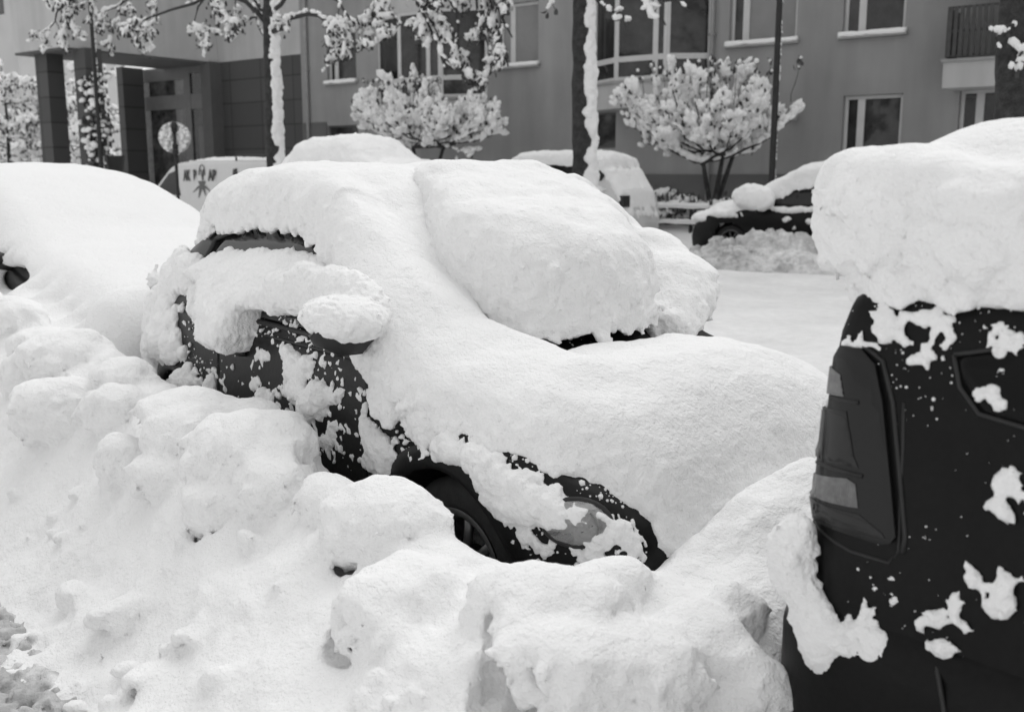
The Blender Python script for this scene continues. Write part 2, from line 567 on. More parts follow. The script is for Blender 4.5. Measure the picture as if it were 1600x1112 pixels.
# ---------------------------------------------------------------- car bodies by lofting
def loft(T, W, s0, s1, zb=0.2, belt=0.93, shoulder=0.09, lean=0.27, step=0.025, prof=None, M1=16, M2=18, wgt=4.0):
    """Grid of points (stations x ring) of a car body; near flank has negative y."""
    ss = np.arange(s0, s1 + step * 0.5, step)
    rings = []
    for s in ss:
        zt = float(T(s)); wd = float(W(s))
        b0 = min(zb, zt - 0.04)
        zl = max(min(belt, zt - shoulder), b0 + 0.02)
        z = np.linspace(b0, zl, M1)
        pf = prof(z) if prof else 1 - 0.05 * ((z - 0.6) / 0.4) ** 2 * (z > 0.6) - 0.10 * ((0.6 - z) / 0.4) ** 2 * (z < 0.6)
        y = wd * pf
        y1 = y[-1]
        yr = max(y1 * 0.96 - (zt - zl) * lean, y1 * 0.3)
        t = np.linspace(0, 1, M2)[1:]
        b = np.stack([(1 - t) ** 2, 2 * t * (1 - t) * wgt, t ** 2]); b /= b.sum(0)
        yy = b[0] * y1 + b[1] * yr; z2 = b[0] * zl + b[1] * (zt - 0.012) + b[2] * zt
        h = np.concatenate([np.stack([-y, z], -1), np.stack([-yy, z2], -1)])
        full = np.concatenate([h, (h * [-1, 1])[-2::-1]])
        rings.append(np.c_[np.full(len(full), s), full])
    return np.array(rings)

def grid_faces(n, m, mask=None, close=False):
    i = np.arange(n - 1)[:, None]; j = np.arange(m - 1)[None]
    F = np.stack([i * m + j, (i + 1) * m + j, (i + 1) * m + j + 1, i * m + j + 1], -1).reshape(-1, 4)
    return F if mask is None else F[mask.reshape(-1)]

def body_mesh(name, G, m, parent, holes=(), caps=True):
    n, k = G.shape[:2]
    V = G.reshape(-1, 3)
    F = grid_faces(n, k)
    c = V[F].mean(1)
    keep = np.ones(len(F), bool)
    for hx, hz, hr in holes:
        keep &= ~(np.hypot(c[:, 0] - hx, c[:, 2] - hz) < hr)
    Fl = F[keep].tolist()
    if caps: Fl += [list(range(k)), list(range((n - 1) * k, n * k))[::-1]]
    o = npmesh(name, V, Fl, m, parent, True)
    return o

def bvh_of(G):
    n, k = G.shape[:2]
    F = grid_faces(n, k).tolist() + [list(range(k)), list(range((n - 1) * k, n * k))]
    return BVHTree.FromPolygons([Vector(v) for v in G.reshape(-1, 3)], F)

def bilin(x0, z0, dx, T):
    def f(X, Z):
        a = np.clip((X - x0) / dx, 0, T.shape[0] - 1.001); b = np.clip((Z - z0) / dx, 0, T.shape[1] - 1.001)
        i = a.astype(int); j = b.astype(int); u = a - i; v = b - j
        return (T[i, j] * (1 - u) + T[i + 1, j] * u) * (1 - v) + (T[i, j + 1] * (1 - u) + T[i + 1, j + 1] * u) * v
    return f

def side_map(bvh, x0, x1, z0, z1, dx=0.02, miss=-0.5):
    nx, nz = int((x1 - x0) / dx) + 2, int((z1 - z0) / dx) + 2
    T = np.full((nx, nz), np.nan)
    for i in range(nx):
        for j in range(nz):
            h = bvh.ray_cast(Vector((x0 + i * dx, -4, z0 + j * dx)), Vector((0, 1, 0)))
            if h[0] is not None and h[0].y < 0.1: T[i, j] = h[0].y
    for i in range(nx):                    # continue the flank where the ray misses
        last = miss
        for j in range(nz):
            if np.isnan(T[i, j]): T[i, j] = last
            else: last = T[i, j]
    return bilin(x0, z0, dx, T)

def trace(fr, bvh, pts, off=(0, 0, 0), ypl=-0.75, keep='xz'):
    """photo pixels -> points on a body, in that body's own frame (off = body origin in fr)"""
    out = []
    for px, py in pts:
        c, d = fr.ray(px, py)
        c = c - np.array(off)
        h = bvh.ray_cast(Vector(c), Vector(d).normalized()) if bvh else (None,)
        if h[0] is not None and h[0].y < 0: p = np.array(h[0])
        else: p = c + d * ((ypl - c[1]) / d[1])
        out.append(p)
    return np.array(out)

Z6 = lambda P: [(180 + x / 2.78, 300 + y / 2.78) for x, y in P]
Z7 = lambda P: [(500 + x * 0.4047, 500 + y * 0.4047) for x, y in P]
Z8 = lambda P: [(1150 + x * 0.5952, 450 + y * 0.5952) for x, y in P]

def surf_patch(name, poly, bvh, off, m, parent, thick=0.0, res=0.025, dome=0.0, bevel=0.0):
    """A panel lying on a body's near flank: outline in (x, z), pushed out by off."""
    poly = np.asarray(poly, float)
    out = []
    for i in range(len(poly)):
        a, b = poly[i], poly[(i + 1) % len(poly)]
        k = max(1, int(np.hypot(*(b - a)) / res))
        out += [a + (b - a) * t / k for t in range(k)]
    out = np.array(out); n = len(out)
    gx, gz = np.meshgrid(np.arange(poly[:, 0].min(), poly[:, 0].max(), res), np.arange(poly[:, 1].min(), poly[:, 1].max(), res))
    g = np.stack([gx.ravel(), gz.ravel()], -1)
    g = g[poly_sd(poly, g[:, 0], g[:, 1]) > res * 0.6]
    P = np.concatenate([out, g]) if len(g) else out
    v, e, f, *_ = geometry.delaunay_2d_cdt([Vector(p) for p in P], [(i, (i + 1) % n) for i in range(n)], [], 1, 1e-5)
    V = []
    q = np.array([(a.x, a.y) for a in v])
    sd = poly_sd(poly, q[:, 0], q[:, 1]); mx = max(sd.max(), 1e-4)
    for (x, z), s_ in zip(q, sd):
        h = bvh.ray_cast(Vector((x, -4, z)), Vector((0, 1, 0)))
        if h[0] is None or h[0].y > 0:
            h = bvh.find_nearest(Vector((x, -0.7, z)))
        nrm = h[1] if h[1].y < 0 else -h[1]
        o_ = off + dome * math.sqrt(max(0.0, 1 - (1 - max(s_, 0) / mx) ** 2))
        V.append(h[0] + nrm * o_)
    o = npmesh(name, V, [list(a) for a in f], m, parent, True)
    bm = bmesh.new(); bm.from_mesh(o.data)
    bmesh.ops.recalc_face_normals(bm, faces=bm.faces)
    if bm.faces and sum(fc.normal.y for fc in bm.faces) > 0: bmesh.ops.reverse_faces(bm, faces=bm.faces)
    bm.to_mesh(o.data); bm.free()
    if thick:
        mo = o.modifiers.new('thickness', 'SOLIDIFY'); mo.thickness = thick; mo.offset = -1
    if bevel:
        mo = o.modifiers.new('bevel', 'BEVEL'); mo.width = bevel; mo.segments = 2; mo.limit_method = 'ANGLE'
    return o

def surf_line(poly, bvh, off, rad, mbuf, closed=False, res=0.03):
    P = []
    poly = list(poly) + ([poly[0]] if closed else [])
    for a, b in zip(poly[:-1], poly[1:]):
        a, b = np.array(a), np.array(b)
        k = max(1, int(np.hypot(*(b - a)) / res))
        P += [a + (b - a) * t / k for t in range(k)]
    P.append(np.array(poly[-1]))
    V = []
    for x, z in P:
        h = bvh.ray_cast(Vector((x, -4, z)), Vector((0, 1, 0)))
        if h[0] is None: h = bvh.find_nearest(Vector((x, -0.7, z)))
        V.append(h[0] + (h[1] if h[1].y < 0 else -h[1]) * off)
    mbuf.tube([tuple(v) for v in V], rad, 6)

def wheel(parent, x, y, z, r, rim, side=-1, width=0.18, steer=0.0):
    wo = bpy.data.objects.new('wheel', None); COL.objects.link(wo); wo.parent = parent
    wo.location = (x, y, z); wo.rotation_euler = (0, 0, steer)
    h = width / 2
    prof = [(rim - 0.005, -h * 0.75), (rim + 0.012, -h * 0.95), (rim + 0.03, -h), (r - 0.035, -h * 0.98), (r - 0.012, -h * 0.86), (r, -h * 0.66)]
    for k in range(4):
        a = -h * 0.6 + k * h * 0.36
        prof += [(r, a), (r, a + h * 0.24), (r - 0.008, a + h * 0.26), (r - 0.008, a + h * 0.33)]
    prof += [(r, h * 0.8), (r - 0.03, h), (rim, h)]
    t = MB(); t.lathe(prof, (0, 0, 0), 'y', 48); t.build('tyre', RUBBER, wo, True)
    b = MB()
    s = side * h
    b.lathe([(rim + 0.012, s * 1.0), (rim, s * 1.05), (rim - 0.014, s * 0.95), (rim - 0.03, s * 0.6), (rim - 0.03, -s)], (0, 0, 0), 'y', 40)
    b.lathe([(0.0, s * 0.8), (0.05, s * 0.8), (0.065, s * 0.65), (0.065, 0)], (0, 0, 0), 'y', 20)
    for k in range(9):
        a = 2 * math.pi * k / 9
        p = [(math.cos(a) * q, s * (0.62 + 0.1 * q / rim), math.sin(a) * q) for q in (0.05, rim * 0.55, rim - 0.02)]
        b.tube(p, [0.02, 0.016, 0.019], 6)
    b.build('rim', ALLOY, wo, True)
    return wo

# ---------------------------------------------------------------- the snowed-in hatchback
HT = interp([(-2.79, .30), (-2.77, .55), (-2.72, .82), (-2.6, 1.02), (-2.34, 1.27), (-2.18, 1.355), (-1.9, 1.40), (-1.45, 1.42),
             (-1.15, 1.395), (-.97, 1.35), (-.62, 1.15), (-.24, .94), (-.05, .895), (.3, .81), (.55, .70), (.68, .58), (.74, .44), (.77, .26)])
def HW(s):
    a = max(0.0, (s - 0.05) / 0.74); b = max(0.0, (-1.75 - s) / 1.1)
    return 0.82 * (1 - 0.34 * a ** 3.0) * (1 - 0.20 * b ** 3)
hb = empty('parked_hatchback', NEAR, (0, 0, 0), 'small dark hatchback buried under thick snow, round headlamp and front wheel arch showing', 'car')
HG = loft(HT, HW, -2.79, 0.765, zb=0.2, belt=0.93, step=0.02)
Hbvh = bvh_of(HG)
AR = 0.352
body_mesh('body', HG, PAINT, hb, holes=[(0, .30, AR + .012), (-2.2, .30, AR + .012)])
Hy = side_map(Hbvh, -2.8, 0.78, 0.2, 1.45)
for cx in (0.0, -2.2):
    lip = []; ang = np.radians(np.linspace(-14, 194, 46))
    for a in ang:
        c_, s_ = math.cos(a), math.sin(a)
        row = []
        for rr, dy in ((AR + .075, .004), (AR + .068, -.008), (AR + .02, -.016), (AR - .006, -.013), (AR - .012, .0), (AR - .012, .07)):
            x, z = cx + rr * c_, .30 + rr * s_
            zz_ = max(z, .21)
            row.append((x, float(Hy(np.array(x), np.array(zz_))) + dy, z))
        lip.append(row)
    L_ = np.array(lip)
    npmesh('wheel_arch', L_.reshape(-1, 3), grid_faces(L_.shape[0], L_.shape[1])[:, ::-1].copy(), PAINT2, hb)
    q = MB(); q.lathe([(AR + .0, -.77), (AR + .0, -.42), (0.0, -.42)], (cx, 0, .30), 'y', 36); q.build('wheel_well', TRIM, hb, True)
for cx in (0.0, -2.2):
    wheel(hb, cx, -.675, .298, .305, .195, -1, .18, R(3) if cx == 0 else 0)
# door, its shut line and handle
door = [(-.43, .30), (-.43, .62), (-.40, .80), (-.44, .925), (-1.64, .925), (-1.67, .80), (-1.66, .60), (-1.5, .34), (-1.3, .28)]
do = surf_patch('door', door, Hbvh, .006, PAINT, hb, .004, .04)
q = MB(); surf_line(door, Hbvh, .0035, .006, q, True); q.build('door_seal', TRIM, do, True)
hx = np.array([-1.47, float(Hy(np.array(-1.45), np.array(.83))) - .02, .83])
q = MB(); q.tube([hx + (-.08, .012, 0), hx + (-.06, -.006, .004), hx + (.06, -.008, .004), hx + (.08, .012, 0)], [.01, .013, .013, .01], 8); q.build('door_handle', TRIM, do, True)
# a pressed crease low on the flank and the fuel flap line
win = [(-.66, .965), (-.82, 1.16), (-1.0, 1.29), (-1.2, 1.335), (-1.75, 1.335), (-1.98, 1.27), (-2.02, 1.10), (-1.9, .975)]
wn = surf_patch('side_window', win, Hbvh, .004, GLASS, hb, .003, .05)
q = MB(); surf_line(win, Hbvh, .006, .012, q, True); q.build('window_trim', TRIM, wn, True)
# head lamp
hl = trace(NEAR, Hbvh, [(902 + 52 * math.cos(a) - 3 * math.sin(a), 816 + 35 * math.sin(a) + 5 * math.cos(a)) for a in np.linspace(0, 2 * math.pi, 25)[:-1]])
ho = surf_patch('headlight', hl[:, [0, 2]], Hbvh, .004, CHROME, hb, 0, .015)
hc = hl[:, [0, 2]].mean(0)
q = MB()
for dx, rr in ((-.05, .042), (.05, .036)):
    x, z = hc[0] + dx, hc[1] + .004
    y = float(Hy(np.array(x), np.array(z)))
    q = MB(); q.lathe([(rr, -.012), (rr * .96, -.018), (rr * .8, -.010), (rr * .45, -.004), (rr * .2, -.003), (rr * .18, -.016), (0, -.018)], (x, y, z), 'y', 26)
    q.build('lamp_bowl', LENS, ho, True)
GL = mat('clear_glass', 0.55, 0.03, spec=0.5, trans=0.85)
surf_patch('lens', hc + (hl[:, [0, 2]] - hc) * .97, Hbvh, .010, GL, ho, 0, .015, dome=.022)
q = MB(); surf_line(hl[:, [0, 2]], Hbvh, .006, .009, q, True, .015); q.build('lamp_bezel', TRIM, ho, True)
# bumper: moulded lower front with its own seam
q = MB(); surf_line([(.40, .30), (.42, .40), (.40, .445), (.66, .44)], Hbvh, .001, .005, q); q.build('bumper_seam', TRIM, hb, True)
# door mirror
V, F = ICO2[1]
mp = NEAR.on_y(540, 522, -.92)
q = MB(); q.add(np.array(V) * [.075, .12, .07] + mp, F); q.tube([mp + (0, .04, -.01), (mp[0] - .02, -.78, .97)], [.03, .025], 8)
q.build('wing_mirror', TRIM, hb, True)

# --- snow on the hatchback
def Hbase(X, Y):
    Wd = np.clip(np.abs(Y), 0, 1.0)
    return HT(X) - np.where(X < -.9, .07, .10) * (Wd / .74) ** 3
hv = Vol((-3.05, -1.12, .35), (1.12, 1.12, 1.86), .012)
cover = [(-2.42, -.56), (-2.2, -.64), (-1.9, -.665), (-1.3, -.665), (-1.0, -.685), (-.8, -.74), (-.6, -.80), (-.42, -.86), (-.2, -.86), (0, -.835),
         (.16, -.82), (.30, -.785), (.44, -.72), (.56, -.64), (.68, -.545), (.80, -.40), (.86, -.2), (.86, .3), (.78, .6), (.5, .80), (0, .86), (-.5, .84), (-.9, .74), (-2.2, .70), (-2.5, .55), (-2.55, 0), (-2.52, -.4)]
def HTk(X, Y):
    t = np.interp(X, [-2.6, -2.3, -1.9, -1.1, -.85, -.5, -.25, 0, .25, .5, .7, .85], [.12, .20, .21, .20, .15, .14, .14, .18, .205, .19, .15, .10])
    t = t - .05 * np.clip((Y - .1) / .5, 0, 1) * np.clip((X + .1) / .4, 0, 1)
    t = t - np.clip((Y + .45) / .15, 0, 1) * np.interp(X, [-.5, -.3, -.12, .05, .35], [0, .09, .115, .085, 0])
    near = np.clip((-Y - .42) / .2, 0, 1) * np.clip((X + 1.15) / .25, 0, 1) * np.clip((-.05 - X) / .3, 0, 1)
    scut = np.clip((Y + .42) / .12, 0, 1) * np.clip((X + .42) / .06, 0, 1) * np.clip((-.06 - X) / .08, 0, 1)
    return (t + .10 * near) * (1 - .6 * scut)                      # the swollen band down the near windscreen pillar
hv.slab(cover, Hbase, HTk, r=.15, drop=.05, edge=.016, ef=5, lump=.03, lf=2.2, seed=1)
hv.slab([(.5, -.5), (.95, -.5), (.98, 0), (.95, .6), (.5, .7)], lambda X, Y: np.minimum(HT(X), .62) - .2, .27, r=.22, drop=.2, edge=.03, lump=.03, k=.08, seed=3)
edge_w = lambda P: np.clip((Hbase(P[:, 0], P[:, 1]) + .15 - P[:, 2]) / .12, 0.0, 1) * np.clip((-P[:, 1] - .3) / .2, .3, 1)
X, Y, _z = hv.xyz((slice(None),) * 3)                  # the open scuttle under the slab
hv.a = np.maximum(hv.a, -np.maximum(np.abs(X + .235) - .105, np.abs(Y - .06) - .40) * np.ones_like(_z)).astype(np.float32)
hv.rough(.016, 6.0, 'fbm', 3)
hv.rough(.034, 10.0, 'fbm', 3, band=.10, wt=edge_w)
hv.rough(.018, 14.0, 'billow', 2, steep=.72)
hv.rough(.010, 30.0, 'billow', 1, steep=.6)
o = hv.mesh('snow_cover', SNOW, hb, .008, .002, split=1)
tag(o, 'smooth thick snow over the roof, pillar and bonnet')
# the slab on the windscreen, slid a little and split from the pillar band
wv = Vol((-1.9, -.9, .8), (.55, 1.15, 1.86), .012)
def on_base(px, py, off):
    c, d = NEAR.ray(px, py)
    t = np.linspace(2.2, 7, 900)
    P = c + d * t[:, None]
    b = Hbase(P[:, 0], P[:, 1]) + off
    k = np.argmax(P[:, 2] < b)
    return P[k]
crease = [on_base(px, py, o) for px, py, o in ((655, 292, .20), (662, 345, .18), (676, 395, .15), (702, 440, .13), (740, 478, .11), (800, 520, .09), (862, 540, .05), (930, 549, .02), (990, 543, .02), (1040, 532, .02))]
print('crease', [tuple(np.round(p, 2)) for p in crease])
slab = [(p[0], p[1]) for p in crease] + [(-.20, .36), (-.30, .44), (-.44, .52), (-.60, .62), (-.70, .90), (-.98, .84), (-1.35, .66), (-1.55, .3), (-1.5, -.05)]
def WT(X, Y):
    return np.interp(X, [-1.6, -1.2, -.9, -.6, -.2, .1], [.13, .18, .27, .36, .36, .32]) - .02 * np.clip((-Y - .1) / .4, 0, 1)
wv.slab(slab, lambda X, Y: Hbase(X, Y) + .02 + .06 * np.clip((X + .55) / .2, 0, 1) * np.clip((Y + .5) / .1, 0, 1), WT, r=.15, drop=.02, edge=.026, ef=6, lump=.05, lf=2.4, seed=8)
for c_, r_ in (((-.42, .72), (.24, .20, .17)), ((-.30, .62), (.16, .16, .13)), ((-.62, .78), (.22, .17, .17)), ((-.22, .50), (.12, .12, .08))):
    wv.ell((c_[0], c_[1], float(Hbase(np.array(c_[0]), np.array(c_[1]))) + r_[2] * .75), r_, k=.05)
wv.rough(.016, 9.0, 'fbm', 3)
wv.rough(.026, 9.0, 'billow', 3, steep=.70)
wv.rough(.010, 26.0, 'billow', 1, steep=.6)
o = wv.mesh('windscreen_snow', SNOW, hb, .009, .002, split=1)
tag(o, 'thick slab of snow slid down the windscreen')
# wiper and scuttle below the slab
q = MB(); a0, a1 = on_base(880, 556, .0), on_base(1060, 545, .0)
q.tube([a0 + (.0, 0, .012), (a0 + a1) / 2 + (.02, 0, .03), a1 + (0, 0, .012)], .012, 6); q.build('wiper', TRIM, hb, True)

def clumps(vol, bvh, fr, lst, off=(0, 0, 0), seed0=0, ypl=-.75, dens=1.0, rmin=.006, jag=9.0, flat=.9, thr=None, tf=.022, fr_scale=None):
    """ragged clumps of snow stuck to a body: outline traced in the photo, filled with overlapping lumps on the surface"""
    for i, (pts, T) in enumerate(lst):
        rg = np.random.default_rng(seed0 + i)
        pts = np.array(pts); lo, hi = pts.min(0) - 4, pts.max(0) + 4
        c0, d0 = fr.ray(*pts.mean(0)); h0 = bvh.ray_cast(Vector(c0 - np.array(off)), Vector(d0).normalized())
        m = ((h0[3] if h0[0] else 3.3) / FPX)
        n = int(np.prod(hi - lo) * m * m / (T * T * .06) * dens) + 40
        q = rg.uniform(lo, hi, (n, 2))
        e = poly_sd(pts, q[:, 0], q[:, 1]) + jag * fbm(np.c_[q * .05, np.full(n, 3.3 * i)], 3) + 2
        hole = fbm(np.c_[q * .05, np.full(n, 7.7 + i)], 2)
        if thr is not None: e = np.minimum(e, (fbm(np.c_[q * tf, np.full(n, 1.3 + i)], 3) - thr) * 40)
        for (px, py), ee, hh in zip(q, e, hole):
            fringe = -7 < ee < 1.5 and rg.random() < .22
            if (ee < 0 and not fringe) or hh > .5: continue
            c, d = fr.ray(px, py); c = c - np.array(off)
            h = bvh.ray_cast(Vector(c), Vector(d).normalized())
            if h[0] is None: continue
            if fr is NEAR and off[0] == 0 and math.hypot(h[0].x, h[0].z - .3) < .37: continue
            nr = np.array(h[1] if h[1].dot(Vector(d)) < 0 else -h[1])
            r_ = min(max(ee * m * .75, rmin), T * .62) * rg.uniform(.7, 1.15)
            if fringe: r_ = rg.uniform(.006, .012) * (1 if fr_scale is None else fr_scale)
            vol.ell(np.array(h[0]) + nr * r_ * .35, (r_, r_ * flat, r_), k=min(.012, r_ * .5))

sv = Vol((-2.95, -1.15, .38), (.85, -.34, 1.42), .007)
W_ = Z6([(380, 330), (430, 270), (500, 235), (620, 250), (760, 235), (880, 255), (985, 330), (1080, 400), (1140, 460), (1130, 560), (1000, 470), (880, 470), (800, 520), (780, 530), (700, 510), (640, 520), (615, 610), (590, 690), (540, 690), (475, 650), (475, 540), (440, 420), (385, 380)])
P = trace(NEAR, Hbvh, W_); sv.side(P[:, [0, 2]], Hy, lambda X, Z: .07 + .12 * np.clip((1.25 - Z) / .25, 0, 1), r=.10, edge=.014, ef=8, lump=.05, lf=4, seed=2)
clumps(sv, Hbvh, NEAR, [
    (Z6([(690, 650), (760, 650), (830, 700), (890, 690), (905, 755), (850, 810), (930, 800), (960, 890), (945, 960), (890, 1000), (870, 1040), (820, 1020), (790, 930), (725, 880), (735, 790), (735, 720)]), .075),
    (Z6([(950, 640), (985, 690), (1005, 760), (970, 800), (955, 740)]), .04),
    (Z7([(130, 235), (180, 245), (190, 300), (250, 345), (230, 415), (290, 460), (305, 520), (290, 610), (195, 600), (150, 550), (180, 500), (165, 420), (148, 350), (150, 290)]), .07),
    (Z7([(265, 270), (330, 265), (400, 300), (440, 360), (455, 430), (430, 500), (380, 480), (345, 450), (330, 380), (300, 320)]), .05),
    (Z7([(190, 140), (230, 150), (235, 185), (200, 190)]), .03),
    (Z7([(430, 450), (480, 430), (560, 450), (640, 480), (700, 520), (790, 590), (870, 640), (930, 690), (1000, 720), (1060, 745), (1105, 775), (1050, 785), (990, 775), (930, 785), (870, 775), (800, 790), (740, 800), (670, 780), (650, 730), (600, 640), (580, 590), (500, 550), (430, 550)]), .055),
    (Z7([(815, 790), (845, 715), (930, 690), (1040, 725), (1135, 780), (1110, 806), (1060, 796), (1000, 806), (920, 808), (860, 808)]), .045),
    (Z7([(700, 560), (800, 610), (900, 680), (960, 730), (1010, 770), (900, 740), (800, 680)]), .03),
    (Z7([(1100, 765), (1190, 770), (1225, 850), (1260, 905), (1200, 930), (1160, 880), (1090, 870)]), .03),
    (Z6([(565, 915), (640, 850), (690, 840), (720, 900), (735, 975), (650, 1000)]), .08),
    (Z6([(350, 890), (385, 820), (430, 760), (470, 765), (472, 900), (420, 930)]), .08),
    (Z6([(335, 385), (440, 400), (445, 540), (470, 600), (400, 650), (350, 590), (320, 500)]), .07),
    (Z6([(70, 790), (100, 660), (200, 520), (240, 400), (330, 365), (345, 400), (270, 480), (330, 490), (315, 560), (270, 600), (330, 640), (345, 700), (270, 780), (180, 730), (140, 760), (100, 830)]), .11),
    (Z6([(150, 880), (240, 800), (345, 720), (385, 830), (340, 950), (200, 950)]), .09),
], seed0=20)
mc = NEAR.on_y(532, 496, -.93)
sv.ell(mc, (.16, .13, .075), k=.03); sv.ell(mc + (.06, .03, -.012), (.10, .11, .06), k=.04); sv.ell(mc + (-.10, .05, -.01), (.09, .10, .05), k=.04)
rg = np.random.default_rng(15)
for k in range(120):                                   # the rear quarter, nearly covered
    z = rg.uniform(.58, 1.16); x = np.interp(z, [.55, .82, 1.02, 1.27], [-2.75, -2.70, -2.58, -2.34]) + abs(rg.normal(0, .26))
    if x > -1.95 or (abs(x + 2.06) < .07 and .80 < z < 1.02) or (z < .70 and x > -2.5): continue
    r_ = rg.uniform(.03, .065)
    sv.ell((x, float(Hy(np.array(x), np.array(z))) - r_ * .15, z), (r_ * 1.1, r_ * .9, r_ * 1.2), k=.02)
for px, py, r_ in ((440, 452, .085), (470, 462, .085), (500, 470, .09), (530, 476, .09), (560, 486, .085), (520, 445, .08), (480, 438, .08), (552, 452, .075), (578, 470, .06)):
    sv.ell(NEAR.on_y(px, py, -.81), (r_ * 1.2, r_ * .8, r_ * .9), k=.05)
# crumbs
rg = np.random.default_rng(5)
clumps(sv, Hbvh, NEAR, [([(320, 545), (430, 490), (600, 565), (690, 640), (1000, 850), (975, 900), (840, 860), (640, 735), (560, 730), (500, 700), (350, 625)], .024)], seed0=90, jag=5.0, thr=.19)
rg = np.random.default_rng(5)
for k in range(420):
    x = rg.uniform(-2.6, .68); z = rg.uniform(.45, .98)
    if HT(x) - .06 < z or math.hypot(x, z - .3) < .40: continue
    if n2(np.array([[x]]), np.array([[z]]), 3.0, 44)[0, 0] < -.02: continue
    y = float(Hy(np.array(x), np.array(z)))
    r_ = rg.uniform(.005, .019) * (1.3 if rg.random() < .1 else 1)
    sv.ell((x, y - r_ * .3, z), (r_, r_ * .8, r_), k=.006)
sv.rough(.009, 22.0, 'billow', 2)
sv.mesh('snow_patch', SNOW, hb, .004, .002, 34, split=16)
# snow clinging to the tailgate
tv = Vol((-3.05, -.95, .5), (-2.0, .95, 1.5), .014)
for k in range(70):
    y = rg.uniform(-.62, .6); z = rg.uniform(.6, 1.27)
    x = np.interp(z, [.55, .82, 1.02, 1.27, 1.36], [-2.77, -2.72, -2.6, -2.34, -2.18])
    tv.ell((x, y, z), (rg.uniform(.05, .09), rg.uniform(.08, .16), rg.uniform(.07, .13)), k=.05)
tv.rough(.02, 14, 'billow', 2)
tv.mesh('tailgate_snow', SNOW, hb, .009, .003, split=1)

# ---------------------------------------------------------------- the snowed-over car behind it
LT = interp([(-5.3, .5), (-5.25, .9), (-5.1, 1.25), (-4.8, 1.42), (-4.2, 1.45), (-3.5, 1.42), (-2.95, 1.34), (-2.3, 1.16), (-1.75, .985), (-1.6, .96), (-.9, .88), (-.3, .76), (0, .64), (.06, .5), (.08, .3)])
lc = empty('buried_car', NEAR, (-3.05, 0, 0), 'car completely smothered in smooth snow at the left edge, a dark gap by its mirror', 'car')
LG = loft(LT, lambda s: .84 * (1 - .25 * max(0, (s + .75) / .85) ** 3) * (1 - .2 * max(0, (-4.4 - s) / .9) ** 3), -5.3, .08, belt=.96, step=.04)
Lbvh = bvh_of(LG)
body_mesh('body', LG, PAINT2, lc)
lwin = [(-1.95, .985), (-2.3, 1.12), (-2.8, 1.28), (-3.1, 1.34), (-4.4, 1.36), (-4.8, 1.2), (-4.7, .985)]
surf_patch('side_window', lwin, Lbvh, .004, GLASS, lc, .003, .06)
V, F = ICO2[2]
q = MB(); q.add(np.array(V) * [.08, .13, .08] + [-1.95, -.97, 1.0], F); q.tube([(-1.95, -.95, .98), (-1.9, -.8, .95)], .03, 6); q.build('wing_mirror', TRIM, lc, True)
def Lbase(X, Y): return LT(X) - .08 * (np.abs(Y) / .74) ** 3
vv = Vol((-5.6, -1.2, .3), (.35, 1.1, 1.85), .018)
vv.slab([(-5.4, -.7), (-4.6, -.76), (-3.0, -.78), (-1.9, -.84), (-1.0, -.88), (-.3, -.84), (.12, -.6), (.2, 0), (.12, .6), (-.5, .86), (-2, .84), (-3, .74), (-5.4, .68)], Lbase,
        lambda X, Y: .215 + 0 * X, r=.24, drop=.08, edge=.02, ef=3, lump=.03, lf=1.2, seed=31)
# snow hanging down the near flank, open where the gap by the mirror shows
Ly = side_map(Lbvh, -5.3, .1, .2, 1.5, .04)
def LTk(X, Z):
    g = np.exp(-(((X + 1.72) / .30) ** 2 + ((Z - .88) / .085) ** 2))
    return np.maximum(.16 - .30 * g, -.05) + .06 * np.clip((1.15 - Z) / .5, 0, 1)
vv.side([(-5.2, .3), (-5.2, 1.3), (-3.1, 1.36), (-2.3, 1.14), (-1.7, .98), (-.9, .90), (-.2, .74), (.02, .6), (.02, .3)], Ly, LTk, r=.12, edge=.01, lump=.03, lf=2.5, k=.10, seed=6)
# smooth out: the nose
for k in range(16):
    y = -.75 + 1.5 * k / 15
    vv.ell((.06 - .10 * (abs(y) / .75) ** 2, y, .62), (.16, .2, .3), k=.1)
gx = np.exp(-(((vv.ax[0][:, None, None] + 1.74) / .26) ** 2 + ((vv.ax[2][None, None, :] - .885) / .075) ** 2)) * (vv.ax[1][None, :, None] < -.5)
vv.a += (.16 * gx).astype(np.float32)
vv.rough(.012, 4.0, 'fbm', 2)
vv.mesh('snow_cover', SNOW, lc, .006, .0015, 30)

# ---------------------------------------------------------------- the dark estate at the right
EX = 1.315
ev = empty('parked_estate', NEAR, (EX, 0, 0), 'dark estate car at the right edge, tall rear lamp, snow piled on roof', 'car')
ET = interp([(-.03, .3), (-.015, .6), (0, .84), (.012, 1.16), (.03, 1.30), (.075, 1.385), (.4, 1.405), (1.5, 1.42), (2.4, 1.40), (2.8, 1.2), (3.3, .95), (4.2, .8), (4.4, .5), (4.42, .3)])
def EW(s):
    return .82 * (1 - .11 * max(0.0, 1 - (s + .03) / .16) ** 2.6) * (1 - .15 * max(0.0, (s - 3.6) / .85) ** 3)
EG = loft(ET, EW, -.03, 4.42, zb=.22, belt=1.30, shoulder=.05, lean=.10, step=.02, M1=28, prof=lambda z: 1 - .055 * np.clip((z - .75) / .55, 0, 1) ** 1.6 - .06 * np.clip((.5 - z) / .3, 0, 1) ** 2)
Ebvh = bvh_of(EG)
eo = (EX, 0, 0)
body_mesh('body', EG, PAINT2, ev, holes=[(.78, .31, .37), (3.5, .31, .37)])
Ey = side_map(Ebvh, -.03, 2.2, .2, 1.4)
